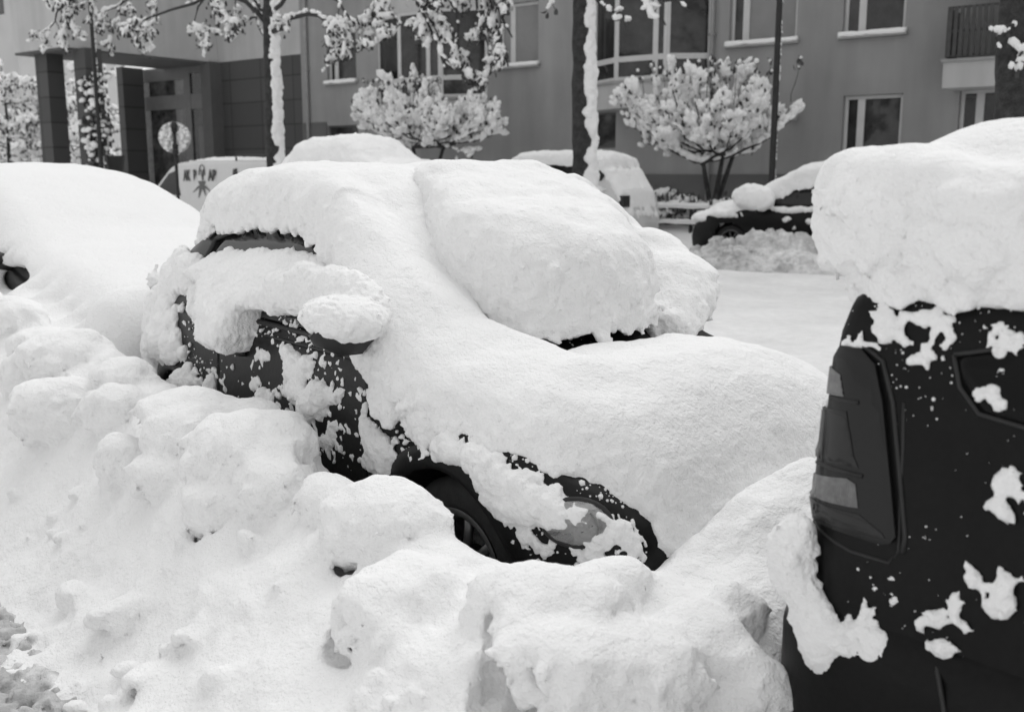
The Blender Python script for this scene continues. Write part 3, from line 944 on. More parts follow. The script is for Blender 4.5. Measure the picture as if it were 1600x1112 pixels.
for cx in (.78, 3.5):
    q = MB(); q.lathe([(.37, -.775), (.37, -.4), (0, -.4)], (cx, 0, .31), 'y', 32); q.build('wheel_well', TRIM, ev, True)
    wheel(ev, cx, -.68, .31, .315, .2, -1, .19)
lampA = trace(NEAR, Ebvh, Z8([(232, 168), (285, 150), (335, 158), (372, 200), (392, 300), (402, 400), (414, 520), (426, 650), (412, 668), (380, 670), (290, 640), (214, 603), (207, 480), (210, 350), (222, 240)]), eo)
lo = surf_patch('tail_light', lampA[:, [0, 2]], Ebvh, .012, mat('tail_lamp_glass', .008, .2, spec=.22, coat=.2), ev, .012, .02, bevel=.004)
LG1 = mat('clear_lamp_segment', .17, .2, spec=.5, coat=.7, var=[(60, .75, 1.3)])
t = LG1.node_tree; wv_ = t.nodes.new('ShaderNodeTexWave'); wv_.inputs['Scale'].default_value = 60; wv_.bands_direction = 'X'
bp_ = t.nodes.new('ShaderNodeBump'); bp_.inputs['Distance'].default_value = .004
t.links.new(next(n for n in t.nodes if n.type == 'TEX_COORD').outputs['Object'], wv_.inputs['Vector']); t.links.new(wv_.outputs['Fac'], bp_.inputs['Height']); t.links.new(bp_.outputs[0], t.nodes['Principled BSDF'].inputs['Normal'])
DK = mat('dark_lamp_segment', .008, .12, spec=.3, coat=.25, var=[(70, .6, 1.5)])
for pts in ([(224, 305), (300, 322), (318, 440), (330, 470), (208, 430)], [(208, 545), (330, 590), (392, 640), (400, 655), (300, 630), (214, 592)]):
    a = trace(NEAR, Ebvh, Z8(pts), eo); surf_patch('lamp_segment', a[:, [0, 2]], Ebvh, .0138, DK, lo, .002, .015, bevel=.001)
for pts in ([(228, 206), (262, 206), (284, 226), (294, 285), (224, 268)], [(208, 478), (300, 497), (322, 512), (329, 574), (312, 572), (208, 530)]):
    a = trace(NEAR, Ebvh, Z8(pts), eo)
    surf_patch('lamp_segment', a[:, [0, 2]], Ebvh, .0145, LG1, lo, .003, .015, bevel=.001)
for pts in ([(214, 272), (330, 300)], [(206, 440), (260, 470), (340, 492)]):
    q = MB(); a = trace(NEAR, Ebvh, Z8(pts), eo); surf_line(a[:, [0, 2]], Ebvh, .012, .005, q); q.build('lamp_rib', TRIM, lo, True)
sm = MB()
a = trace(NEAR, Ebvh, Z8([(320, 150), (372, 190), (398, 300), (415, 480), (430, 650), (424, 690)]), eo); surf_line(a[:, [0, 2]] + [.012, 0], Ebvh, .0, .006, sm)
a = trace(NEAR, Ebvh, Z8([(440, 300), (438, 420), (430, 560), (428, 690), (400, 720), (300, 690), (205, 610)]), eo); surf_line(a[:, [0, 2]], Ebvh, -.001, .004, sm)
sm.build('panel_seam', TRIM, ev, True)
ewin = trace(NEAR, Ebvh, Z8([(575, 175), (590, 260), (640, 330), (756, 365), (756, 150)]), eo)[:, [0, 2]].tolist()
xl = max(p[0] for p in ewin)
ewin = [ewin[0], ewin[1], ewin[2], ewin[3], (xl + .5, ewin[3][1] - .03), (xl + .5, 1.25), ewin[4]]
wn = surf_patch('side_window', ewin, Ebvh, .005, mat('tinted_glass', .006, .12, spec=.12), ev, .004, .03)
q = MB(); surf_line(ewin, Ebvh, .003, .005, q, True); q.build('window_trim', TRIM, wn, True)
# roof rail
q = MB(); q.tube([(.10, -.64, 1.385), (.16, -.655, 1.41), (.6, -.66, 1.425), (2.0, -.66, 1.44)], [.015, .02, .02, .02], 8); q.build('roof_rail', TRIM, ev, True)
# rear bumper with a step along its top
def sq(t, a, b, p): return a * np.sign(math.cos(t)) * abs(math.cos(t)) ** p, b * np.sign(math.sin(t)) * abs(math.sin(t)) ** p
bp = []
for zz_, ins in ((.22, .05), (.26, .02), (.40, .0), (.56, .0), (.62, .012), (.655, .035), (.665, .08), (.665, .16)):
    row = []
    for t in np.linspace(-math.pi, -math.pi / 2, 14):
        x, y = sq(t, .49 - ins, .855 - ins, .45)
        row.append((.335 + x, y, zz_))
    row = [(.56, row[-1][1], zz_)] + row[::-1] + [(r_[0], -r_[1], zz_) for r_ in row] + [(.56, -row[-1][1], zz_)]
    bp.append(row)
B_ = np.array(bp)
npmesh('rear_bumper', B_.reshape(-1, 3), grid_faces(B_.shape[0], B_.shape[1]), PAINT2, ev)
q = MB(); q.tube([(.30, -.79, .672), (.36, -.857, .60), (.385, -.857, .5), (.39, -.857, .3)], .005, 6); q.build('bumper_seam', TRIM, ev, True)
# snow on the estate
def Ebase(X, Y): return ET(X) - .06 * (np.abs(Y) / .74) ** 4
ew = Vol((-.25, -1.0, 1.15), (2.6, .95, 1.85), .012)
ew.slab([(-.03, -.62), (.03, -.72), (.12, -.775), (.5, -.79), (2.5, -.79), (2.5, .78), (.12, .76), (-.03, .6)], lambda X, Y: np.maximum(Ebase(X, Y), 1.335) + .0, lambda X, Y: .285 + .03 * np.clip(X, 0, 1), r=.26, drop=.02, edge=.006, ef=3, lump=.02, lf=2.0, seed=12)
for x, y, z, r_ in ((.02, -.70, 1.50, .12), (.14, -.76, 1.49, .10), (.35, -.775, 1.48, .09), (.6, -.785, 1.49, .1), (.85, -.78, 1.48, .09), (-.0, -.4, 1.50, .10), (-.0, 0, 1.5, .1)):
    ew.ell((x, y, z), (r_, r_ * .6, r_), k=.10)
ew.rough(.014, 5.0, 'fbm', 2)
ew.rough(.026, 9.0, 'billow', 3, steep=.75)
ew.rough(.008, 26.0, 'billow', 1, steep=.6)
ew.mesh('roof_snow', SNOW, ev, .006, .002, 24, split=1)
ep = Vol((-.3, -1.05, .3), (.75, -.5, 1.42), .007)
clumps(ep, Ebvh, NEAR, [
    (Z8([(262, 110), (285, 60), (330, 45), (420, 60), (560, 88), (700, 115), (756, 128), (756, 150), (640, 120), (560, 105), (430, 78), (310, 78)]), 0.012),
    (Z8([(290, 135), (340, 95), (420, 105), (480, 160), (505, 188), (470, 192), (415, 150), (360, 135), (300, 148)]), 0.022),
    (Z8([(550, 185), (575, 148), (640, 135), (756, 130), (756, 165), (660, 168), (620, 182)]), 0.025),
    (Z8([(236, 175), (262, 165), (262, 200), (240, 205)]), 0.022),
    (Z8([(640, 272), (690, 270), (715, 215), (745, 240), (742, 330), (720, 300), (690, 328), (650, 312)]), 0.016),
    (Z8([(680, 500), (710, 478), (756, 530), (756, 640), (712, 632), (690, 590), (665, 545)]), 0.025),
    (Z8([(275, 838), (325, 830), (365, 770), (388, 765), (395, 810), (370, 872), (330, 882), (300, 866)]), 0.029),
    (Z8([(400, 765), (430, 800), (462, 835), (415, 818)]), 0.014),
    (Z8([(470, 862), (510, 845), (540, 818), (590, 828), (600, 900), (632, 922), (600, 962), (540, 955), (510, 930), (478, 890)]), 0.029),
    (Z8([(615, 730), (660, 735), (720, 770), (756, 780), (756, 872), (700, 862), (655, 850), (655, 800), (615, 770)]), 0.032),
    (Z8([(218, 280), (250, 288), (276, 310), (302, 370), (296, 420), (308, 460), (296, 476), (280, 430), (288, 392), (252, 378), (248, 340), (228, 300)]), 0.016),
], eo, seed0=60, rmin=.004, jag=26.0, flat=.5, thr=-.10, tf=.042, fr_scale=.55)
for k in range(8):
    px, py = rg.uniform(1290, 1600), rg.uniform(500, 1000)
    p = trace(NEAR, Ebvh, [(px, py)], eo)[0]
    r_ = rg.uniform(.003, .007); ep.ell(p + (0, -r_ * .4, 0), r_, k=.004)
# snow on the bumper step
st = [(162, 650, 0.050), (152, 690, 0.054), (152, 740, 0.050), (162, 790, 0.047), (187, 840, 0.040), (205, 890, .05), (225, 940, .042), (222, 980, .028), (255, 930, .035), (300, 925, .032), (345, 935, .03), (378, 948, .026), (382, 985, .01), (142, 660, 0.043), (130, 720, 0.036)]
for zx, zy, r_ in st:
    px, py = Z8([(zx, zy)])[0]
    c, d = NEAR.ray(px, py); c = c - np.array(eo)
    p = c + d * ((-.83 - c[1]) / d[1])
    ep.ell(p, (r_ * .85, r_ * .7, r_ * 1.0), k=.03)
ep.rough(.012, 17, 'fbm', 2)
ep.rough(.006, 40.0, 'billow', 2)
ep.mesh('snow_patch', SNOW, ev, .004, .0015, 45, split=22)

def flecks(bvh, fr, off, parent, n, box, seed, size=(.0015, .0055)):
    """a dusting of single flakes and grains on the paint"""
    rg = np.random.default_rng(seed); C = []
    while len(C) < n:
        px, py = rg.uniform(box[0], box[2]), rg.uniform(box[1], box[3])
        if fbm(np.array([[px * .02, py * .02, seed]]), 2)[0] < rg.uniform(-.25, .35): continue
        c, d = fr.ray(px, py); c = c - np.array(off)
        h = bvh.ray_cast(Vector(c), Vector(d).normalized())
        if h[0] is None or (off[0] == 0 and math.hypot(h[0].x, h[0].z - .3) < .37): continue
        C.append(np.array(h[0]))
    o = blobs('snow_flecks', C, rg.uniform(size[0], size[1], n) * (1 + 1.5 * (rg.random(n) < .08)), SNOW, parent, None, seed, 1)
    o['kind'] = 'stuff'
flecks(Hbvh, NEAR, (0, 0, 0), hb, 1500, (300, 450, 1010, 900), 3)
flecks(Ebvh, NEAR, eo, ev, 90, (1290, 470, 1600, 640), 4, (.0005, .002))
flecks(Ebvh, NEAR, eo, ev, 60, (1290, 640, 1600, 1000), 5, (.0005, .0016))

# ---------------------------------------------------------------- the shovelled bank in front
Rr = interp([(-8, .88), (-5.5, .88), (-4.05, .84), (-3.3, .76), (-2.86, .74), (-2.36, .78), (-2.11, .76), (-1.93, .70), (-1.21, .68), (-.53, .68), (-.36, .63), (-.2, .56), (.1, .57), (.4, .54), (.8, .56), (1.02, .60), (1.12, .53), (1.24, .42), (1.4, .34), (2.6, .32)])
def bankH(X, Y):
    r = Rr(X)
    foot = np.interp(X, [-8, -4, -1.6, -.9, -.3, .5, 2.5], [-2.4, -2.2, -1.86, -1.84, -1.93, -2.25, -2.4])
    t = np.clip((Y - foot) / (-1.18 - foot), 0, 1)
    sl = .06 + (r - .06) * (t * t * (3 - 2 * t) * .45 + t * .55)
    back = r - (r - .28) * np.clip((Y + 1.02) / .2, 0, 1) ** 1.3
    h = np.where(Y < -1.1, sl, np.minimum(r, back))
    drift = np.interp(X, [.55, .76, 1.0, 1.18, 1.30, 2.6], [.28, .60, .62, .56, .36, .3]) * np.interp(Y, [-1.2, -.95, -.65, -.25, .3, .9, 1.3], [.9, .88, .88, 1.14, 1.18, .9, .4])
    gap = np.interp(X, [-3.2, -3.0, -2.85, -2.7], [0, 1, 1, 0]) * .5
    h = np.where(Y > -1.02, np.maximum(h, np.where(X > .5, drift, np.maximum(.28, gap))), np.maximum(h, np.where((X > .9) & (Y > -1.2), drift * .9, 0)))
    return h
bv = Vol((-6.4, -3.0, -.06), (2.3, 1.2, 1.08), .013)
X, Y = np.meshgrid(bv.ax[0], bv.ax[1], indexing='ij')
Hm = bankH(X, Y).astype(np.float32)
k = np.ones(13) / 13                                   # soften the profile's corners
for ax in (0, 1):
    Hm = np.apply_along_axis(lambda v: np.convolve(np.pad(v, 6, mode='edge'), k, 'valid'), ax, Hm)
path = np.clip((-1.62 - Y) / .45, 0, 1)
Hm += .05 * n2(X, Y, 1.5, 3) + .035 * n2(X, Y, 3.6, 9) + path * (.07 * np.abs(n2(X, Y, 4.0, 15, 3)) + .035 * n2(X, Y, 9.0, 4, 3))
bv.a[:] = np.clip((bv.ax[2][None, None, :] - Hm[:, :, None]) * .85, -.15, .15)
Hf = bilin(bv.ax[0][0], bv.ax[1][0], bv.vox, Hm)
def bank_hit(px, py):
    c, d = NEAR.ray(px, py)
    t = np.linspace(1.2, 9, 1600)
    P = c + d * t[:, None]
    b = Hf(P[:, 0], P[:, 1])
    kk = np.argmax(P[:, 2] < b)
    return P[kk], t[kk]
vr = NEAR.dirl(np.array([1.0, 0, 0])); vf = NEAR.dirl(np.array([0, 1.0, 0]))
AX = np.stack([vr, vf, np.array([0, 0, 1.0])])
# lumps: pixel of the centre, half width and half height in the photograph, how far it stands out of the slope
LUMPS = [(20, 500, 60, 40, .1), (100, 560, 75, 45, .1), (155, 515, 40, 45, .0), (60, 545, 50, 35, .0), (45, 590, 45, 40, .1), (100, 645, 85, 62, .15), (190, 600, 60, 45, 0), (180, 650, 60, 50, 0),
         (395, 712, 112, 68, .2), (300, 655, 88, 52, .15), (285, 690, 70, 60, .1), (200, 725, 52, 50, .2), (255, 745, 60, 42, .2), (330, 800, 44, 48, .25), (440, 712, 55, 52, 0), (370, 650, 65, 32, 0), (385, 850, 30, 38, .1), (420, 770, 70, 50, 0),
         (600, 826, 102, 76, .25), (520, 800, 60, 60, .1), (690, 824, 88, 58, .05), (560, 760, 50, 40, 0), (590, 965, 88, 62, .35), (650, 935, 90, 62, .1), (545, 990, 45, 42, .3), (610, 1010, 45, 40, .2),
         (860, 958, 118, 72, .2), (790, 960, 70, 80, .25), (940, 930, 80, 55, .1), (880, 1040, 120, 80, .1), (810, 1060, 55, 55, .25), (1000, 1040, 90, 60, 0), (1085, 1000, 70, 50, 0),
         (1180, 1090, 72, 62, .15), (1130, 1050, 60, 40, 0), (1150, 960, 50, 50, .15), (1510, 1130, 62, 48, .2),
         (300, 1000, 40, 20, 0), (200, 960, 50, 25, 0), (120, 930, 45, 25, .1), (230, 1060, 60, 30, .1), (340, 1060, 30, 24, .2)]
for px, py, rx, ry, out in LUMPS:
    p, t = bank_hit(px, py)
    m = t / FPX
    a, b = rx * m, ry * m
    dn = (p - NEAR.loc(np.array([0, 0, CAMZ]))); dn /= np.linalg.norm(dn)
    c = p + dn * ((.0 - out * .8) * min(a, b))
    if out >= .25:                                     # undercut: a recess below the lump, then the lump itself
        cc = c - np.array([0, 0, .36 * b]) - dn * .06 * a
        sl_ = bv.sl(cc - a * 1.5 - .05, cc + a * 1.5 + .05)
        x, y, z = bv.xyz(sl_)
        q3 = [(x - cc[0]) * AX[i, 0] + (y - cc[1]) * AX[i, 1] + (z - cc[2]) * AX[i, 2] for i in range(3)]
        d = np.sqrt((q3[0] / (a * .86)) ** 2 + (q3[1] / (a * .78)) ** 2 + (q3[2] / (b * .86)) ** 2) - 1
        bv.a[sl_] = np.maximum(bv.a[sl_], (-d * min(a, b)).astype(np.float32))
    bv.ell(c, (a, a * .8, b), AX, k=.03)
    for q_ in range(2):
        dv = rng.normal(0, .45, 3)
        bv.ell(c + np.array([a, a, b]) * np.clip(dv, -.7, .7) * .55, (a * .5, a * .5, b * .5), AX, k=.04)
# the split at the left of the biggest heap
for px, py, rx, ry, dp in [(757, 1075, 24, 66, .15)]:
    p, t = bank_hit(px, py); m = t / FPX
    dn = (p - NEAR.loc(np.array([0, 0, CAMZ]))); dn /= np.linalg.norm(dn)
    c = p - dn * .05
    sl_ = bv.sl(c - .4, c + .4)
    x, y, z = bv.xyz(sl_)
    q_ = [(x - c[0]) * AX[i, 0] + (y - c[1]) * AX[i, 1] + (z - c[2]) * AX[i, 2] for i in range(3)]
    d = np.sqrt((q_[0] / (rx * m)) ** 2 + (q_[1] / dp) ** 2 + (q_[2] / (ry * m)) ** 2) - 1
    bv.a[sl_] = np.maximum(bv.a[sl_], (-d * min(rx, ry) * m).astype(np.float32))
bv.ell(NEAR.on_y(1512, 1128, -1.02), (.075, .09, .062), k=.03)
bv.rough(.040, 2.8, 'fbm', 2, band=.12)
bv.rough(.022, 6.5, 'fbm', 3)
bv.rough(.009, 12.0, 'fbm', 3)
bv.rough(.024, 8.5, 'billow', 2, steep=.62)
bv.rough(.012, 22.0, 'billow', 2, steep=.75)
rg = np.random.default_rng(8)
for k in range(900):                                   # crumbs rolled into the hollows
    px, py = rg.uniform(0, 1200), rg.uniform(560, 1110)
    p, t = bank_hit(px, py)
    if p[1] > -1.0 or fbm(np.array([[p[0] * 2.2, p[1] * 2.2, 3.0]]), 2)[0] < .02: continue
    r_ = min(abs(rg.normal(.004, .010)) + .006, .035)
    bv.ell(p + [0, 0, .2 * r_], (r_ * rg.uniform(.9, 1.5), r_, r_ * .8), rotmats(1, rg)[0], k=.006)
bank = bv.mesh('snow_bank', SNOW, None, .008, .003, 24, split=1)
NEAR.place(bank)
tag(bank, 'lumpy bank of shovelled snow along the kerb in the foreground', kind='stuff')

# trodden slush on the path at the lower left
zv = Vol((-3.2, -3.0, -.05), (.6, -1.75, .34), .011)
X, Y = np.meshgrid(zv.ax[0], zv.ax[1], indexing='ij')
hh = .075 + .05 * n2(X, Y, 5, 1, 3) + .03 * np.abs(n2(X, Y, 14, 2, 2)) - np.clip((Y + 1.90) / .2, 0, 1) * .2
zv.a[:] = np.clip(zv.ax[2][None, None] - hh[:, :, None], -.15, .15).astype(np.float32)
zh = bilin(zv.ax[0][0], zv.ax[1][0], zv.vox, hh)
rg = np.random.default_rng(11)
for k in range(3200):
    x, y = rg.uniform(-3, .4), -1.84 - abs(rg.normal(0, .3))
    if y < -2.9: continue
    r_ = min(abs(rg.normal(.0, .010)) + .007, .045)
    zv.ell((x, y, float(zh(np.array(x), np.array(y))) + r_ * .35), (r_ * rg.uniform(.8, 1.4), r_, r_ * .8), rotmats(1, rg)[0], k=.006)
zv.rough(.012, 26, 'billow', 2)
zo = zv.mesh('trodden_slush', SLUSH, None, .005, .003, 30, split=1)
NEAR.place(zo); tag(zo, 'rough trodden slush at the lower left edge', kind='stuff')

# ---------------------------------------------------------------- ground sheet and road
def ground_h(n): return np.interp(n, [-200, 19.6, 20.6, 21.6, 300], [0, 0, .62, .85, .85])
ga = np.concatenate([np.linspace(-260, -60, 20)[:-1], np.arange(-60, 40, .8), np.linspace(40, 200, 16)])
gn = np.concatenate([np.linspace(-60, 0, 12)[:-1], np.arange(0, 30, .5), np.linspace(30, 260, 24)])
GA, GN = np.meshgrid(ga, gn, indexing='ij')
GH = ground_h(GN) - .035 + .06 * n2(GA, GN, .5, 2) * (GN > 17)
gr = npmesh('ground', np.stack([GA, GN, GH], -1).reshape(-1, 3), grid_faces(len(ga), len(gn))[:, ::-1].copy(), SNOWF, None)
FAR.place(gr); tag(gr, kind='structure')
ra = np.arange(-70, 40, .35); rn = np.arange(4.4, 16.6, .22)
RA, RN = np.meshgrid(ra, rn, indexing='ij')
rut = -.03 * (np.exp(-((RN - 7.6) / .3) ** 2) + np.exp(-((RN - 9.3) / .3) ** 2) + np.exp(-((RN - 12.4) / .3) ** 2) + np.exp(-((RN - 14.1) / .3) ** 2))
RH = .03 + rut + .03 * n2(RA, RN, .8, 6, 3)
rd = npmesh('road', np.stack([RA, RN, RH], -1).reshape(-1, 3), grid_faces(len(ra), len(rn))[:, ::-1].copy(), mat('packed_snow', .80, .8, var=[(1.2, .9, 1.04), (9, .94, 1.04)], bump=[(6, .05), (30, .015)]), None)
FAR.place(rd); tag(rd, kind='structure')

# ---------------------------------------------------------------- the apartment building across the street
NF = 24.5                                              # distance of the facade along FAR's normal
PLASTER = mat('grey_plaster', .30, .95, spec=.1, var=[(.35, .86, 1.1), (1.3, .84, 1.08, 1), (90, .88, 1.12)], bump=[(120, .004)])
PLASTER2 = mat('light_plaster', .50, .95, spec=.1, var=[(.4, .9, 1.06), (1.6, .86, 1.06, 1), (90, .92, 1.08)], bump=[(120, .004)])
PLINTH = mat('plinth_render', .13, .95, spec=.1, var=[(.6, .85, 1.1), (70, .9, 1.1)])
FRAME = mat('white_frame', .55, .5, var=[(3, .92, 1.05)])
METALS = mat('painted_sheet', .30, .5, var=[(5, .85, 1.1)])
PANE = mat('window_pane', .016, .05, spec=.5, var=[(.8, .4, 2.6), (3.0, .6, 1.5)])
CURT = mat('drawn_blind', .23, .9, spec=.3, coat=.3, var=[(1.5, .9, 1.1)])
SLATE = bpy.data.materials.new('slate_tiles')
SLATE.use_nodes = True
t = SLATE.node_tree; b = t.nodes['Principled BSDF']; b.inputs['Roughness'].default_value = .8
tc = t.nodes.new('ShaderNodeTexCoord'); mp_ = t.nodes.new('ShaderNodeMapping'); br = t.nodes.new('ShaderNodeTexBrick')
mp_.inputs['Rotation'].default_value = (math.pi / 2, 0, 0)
sx = t.nodes.new('ShaderNodeSeparateXYZ'); ad = t.nodes.new('ShaderNodeMath'); cb = t.nodes.new('ShaderNodeCombineXYZ')
t.links.new(tc.outputs['Object'], sx.inputs[0]); t.links.new(sx.outputs[0], ad.inputs[0]); t.links.new(sx.outputs[1], ad.inputs[1])
t.links.new(ad.outputs[0], cb.inputs[0]); t.links.new(sx.outputs[2], cb.inputs[1]); t.links.new(cb.outputs[0], br.inputs['Vector'])
br.inputs['Color1'].default_value = (.06, .06, .06, 1); br.inputs['Color2'].default_value = (.075, .075, .075, 1); br.inputs['Mortar'].default_value = (.022, .022, .022, 1)
br.inputs['Scale'].default_value = 1.0; br.inputs['Brick Width'].default_value = 1.7; br.inputs['Row Height'].default_value = .82; br.inputs['Mortar Size'].default_value = .018
br.offset = 0.0
t.links.new(br.outputs[0], b.inputs['Base Color'])

def fa(px, py, n=NF):
    p = FAR.on_y(px, py, n)
    return p[0], p[2]
def frect(x0, x1, ytop, ybot, xm=None, n=NF):
    """photo rectangle on the facade -> a0, a1, z0, z1"""
    xm = xm or (x0 + x1) / 2
    ym = (ytop + ybot) / 2
    return fa(x0, ym, n)[0], fa(x1, ym, n)[0], fa(xm, ybot, n)[1], fa(xm, ytop, n)[1]

bl = empty('apartment_building', FAR, (0, 0, 0), 'grey plastered apartment building with white framed windows and bays across the street', 'building')
WINS = []
def wdef(x0, x1, yt, yb, mull=(), trans=(), kind='glass', hang=0.0):
    a0, a1, z0, z1 = frect(x0, x1, yt, yb)
    WINS.append(dict(a0=a0, a1=a1, z0=z0, z1=z1 + hang, mull=[fa(m, (yt + yb) / 2)[0] for m in mull], trans=[fa((x0 + x1) / 2, q_)[1] for q_ in trans], kind=kind))
wdef(1319, 1417, -60, 52, (1347,), (), 'glass')
wdef(1315, 1408, 148, 262, (1341,), (), 'glass')
wdef(1141, 1247, -60, 66, (1164,), (), 'mixed')
wdef(779, 841, 4, 102, (798,), (), 'blind')
wdef(510, 556, 40, 128, (521,), (), 'glass')
wdef(1496, 1600, 138, 255, (1527,), (), 'glass')
wdef(512, 560, 196, 226, (), (), 'vent')
wdef(928, 962, 176, 232, (), (), 'vent')
# storeys above the frame, for the light and for other views
za = [(WINS[0]['z0'] + 3.3, WINS[0]['z1'] + 3.3)]
aL, aR = fa(472, 150)[0], 30.0
zT = 13.5
def plane_wall(mb, a0, a1, z0, z1, n, holes, depth=.22):
    xs = sorted({a0, a1, *[h[k] for h in holes for k in (0, 1)]}); zs = sorted({z0, z1, *[h[k] for h in holes for k in (2, 3)]})
    xs = [x for x in xs if a0 <= x <= a1]; zs = [z for z in zs if z0 <= z <= z1]
    for i in range(len(xs) - 1):
        for j in range(len(zs) - 1):
            cx, cz = (xs[i] + xs[i + 1]) / 2, (zs[j] + zs[j + 1]) / 2
            if any(h[0] < cx < h[1] and h[2] < cz < h[3] for h in holes): continue
            mb.add([(xs[i], n, zs[j]), (xs[i + 1], n, zs[j]), (xs[i + 1], n, zs[j + 1]), (xs[i], n, zs[j + 1])], [(0, 1, 2, 3)])
    for h in holes:
        a, b_, c, d = h[:4]
        mb.add([(a, n, c), (b_, n, c), (b_, n, d), (a, n, d), (a, n + depth, c), (b_, n + depth, c), (b_, n + depth, d), (a, n + depth, d)],
               [(0, 1, 5, 4), (1, 2, 6, 5), (2, 3, 7, 6), (3, 0, 4, 7)])
holes = [(q['a0'], q['a1'], q['z0'], q['z1']) for q in WINS]
# balcony door recess and bay openings are handled by their own parts
wall = MB()
plane_wall(wall, aL, aR, 0, zT, NF, holes)
wall.add([(aR, NF, 0), (aR, NF + 11, 0), (aR, NF + 11, zT), (aR, NF, zT), (aL, NF, zT), (aL, NF + 11, zT), (aL, NF, 0), (aL, NF + 11, 0)], [(0, 1, 2, 3), (4, 3, 2, 5), (6, 4, 5, 7)])
wall.build('wall', PLASTER, bl)
def window(q, parent, n=NF, rec=.12, sill=True, fw=.085):
    a0, a1, z0, z1 = q['a0'] + .003, q['a1'] - .003, q['z0'] + .003, q['z1'] - .003
    y0, y1 = n + rec, n + rec + .07
    f = MB()
    if q['kind'] == 'vent':
        p = MB(); p.box(a0, a1, y0, y0 + .05, z0, z1)
        o = p.build('basement_window', PANE, parent)
        f.box(a0, a0 + .05, y0 - .03, y0, z0, z1); f.box(a1 - .05, a1, y0 - .03, y0, z0, z1); f.box(a0 + .05, a1 - .05, y0 - .03, y0, z0, z0 + .05); f.box(a0 + .05, a1 - .05, y0 - .03, y0, z1 - .05, z1); f.build('frame', PLINTH, o)
        return
    f.box(a0, a0 + fw, y0, y1, z0, z1); f.box(a1 - fw, a1, y0, y1, z0, z1)
    f.box(a0 + fw, a1 - fw, y0, y1, z0, z0 + fw); f.box(a0 + fw, a1 - fw, y0, y1, z1 - fw, z1)
    cuts = [a0 + fw]
    for m in q['mull']:
        f.box(m - .085, m + .085, y0 - .004, y1 + .004, z0 + fw, z1 - fw)
        cuts += [m - .085, m + .085]
    cuts.append(a1 - fw)
    for t_ in q['trans']:
        f.box(a0 + fw, a1 - fw, y0 + .004, y1 - .002, t_ - .06, t_ + .06)
    fo = f.build('window', FRAME, parent, bevel=.008)
    for i in range(0, len(cuts), 2):
        p = MB(); p.box(cuts[i], cuts[i + 1], y0 + .03, y0 + .045, z0 + fw, z1 - fw)
        blind = q['kind'] == 'blind' or (q['kind'] == 'mixed' and i == 2)
        p.build('pane', CURT if blind else PANE, fo)
    if sill:
        s_ = MB(); s_.box(a0 - .08, a1 + .08, n - .13, n + rec - .01, z0 - .09, z0 - .02)
        s_.build('sill', METALS, fo)
        P = np.stack([np.linspace(a0 - .06, a1 + .06, 26), np.full(26, n - .07), np.full(26, z0 + .0)], -1)
        P[:, 2] += .012 * fbm(P * 4)
        V, F = tube_vf(P, .075 + .02 * fbm(P * 3 + 5), 8)
        npmesh('sill_snow', V, F, SNOWF, fo)
for q in WINS: window(q, bl)
# plinth: darker render at the wall's foot, proud of the plaster
q = MB()
a_b = fa(905, 250)[0]
q.box(a_b, aR - .02, NF - .05, NF - .002, 0, 1.56); q.build('plinth', PLINTH, bl)
q = MB(); q.box(aL + .01, fa(575, 200)[0], NF - .045, NF - .002, 0, fa(490, 192)[1] - .0); 
hx0, hx1 = WINS[6]['a0'], WINS[6]['a1']
q = MB(); zt_ = fa(490, 192)[1]
q.box(aL + .01, hx0 - .02, NF - .045, NF - .002, 0, zt_); q.box(hx0 - .02, hx1 + 1.2, NF - .045, NF - .002, 0, WINS[6]['z0'] - .03)
q.build('plinth', PLINTH, bl)
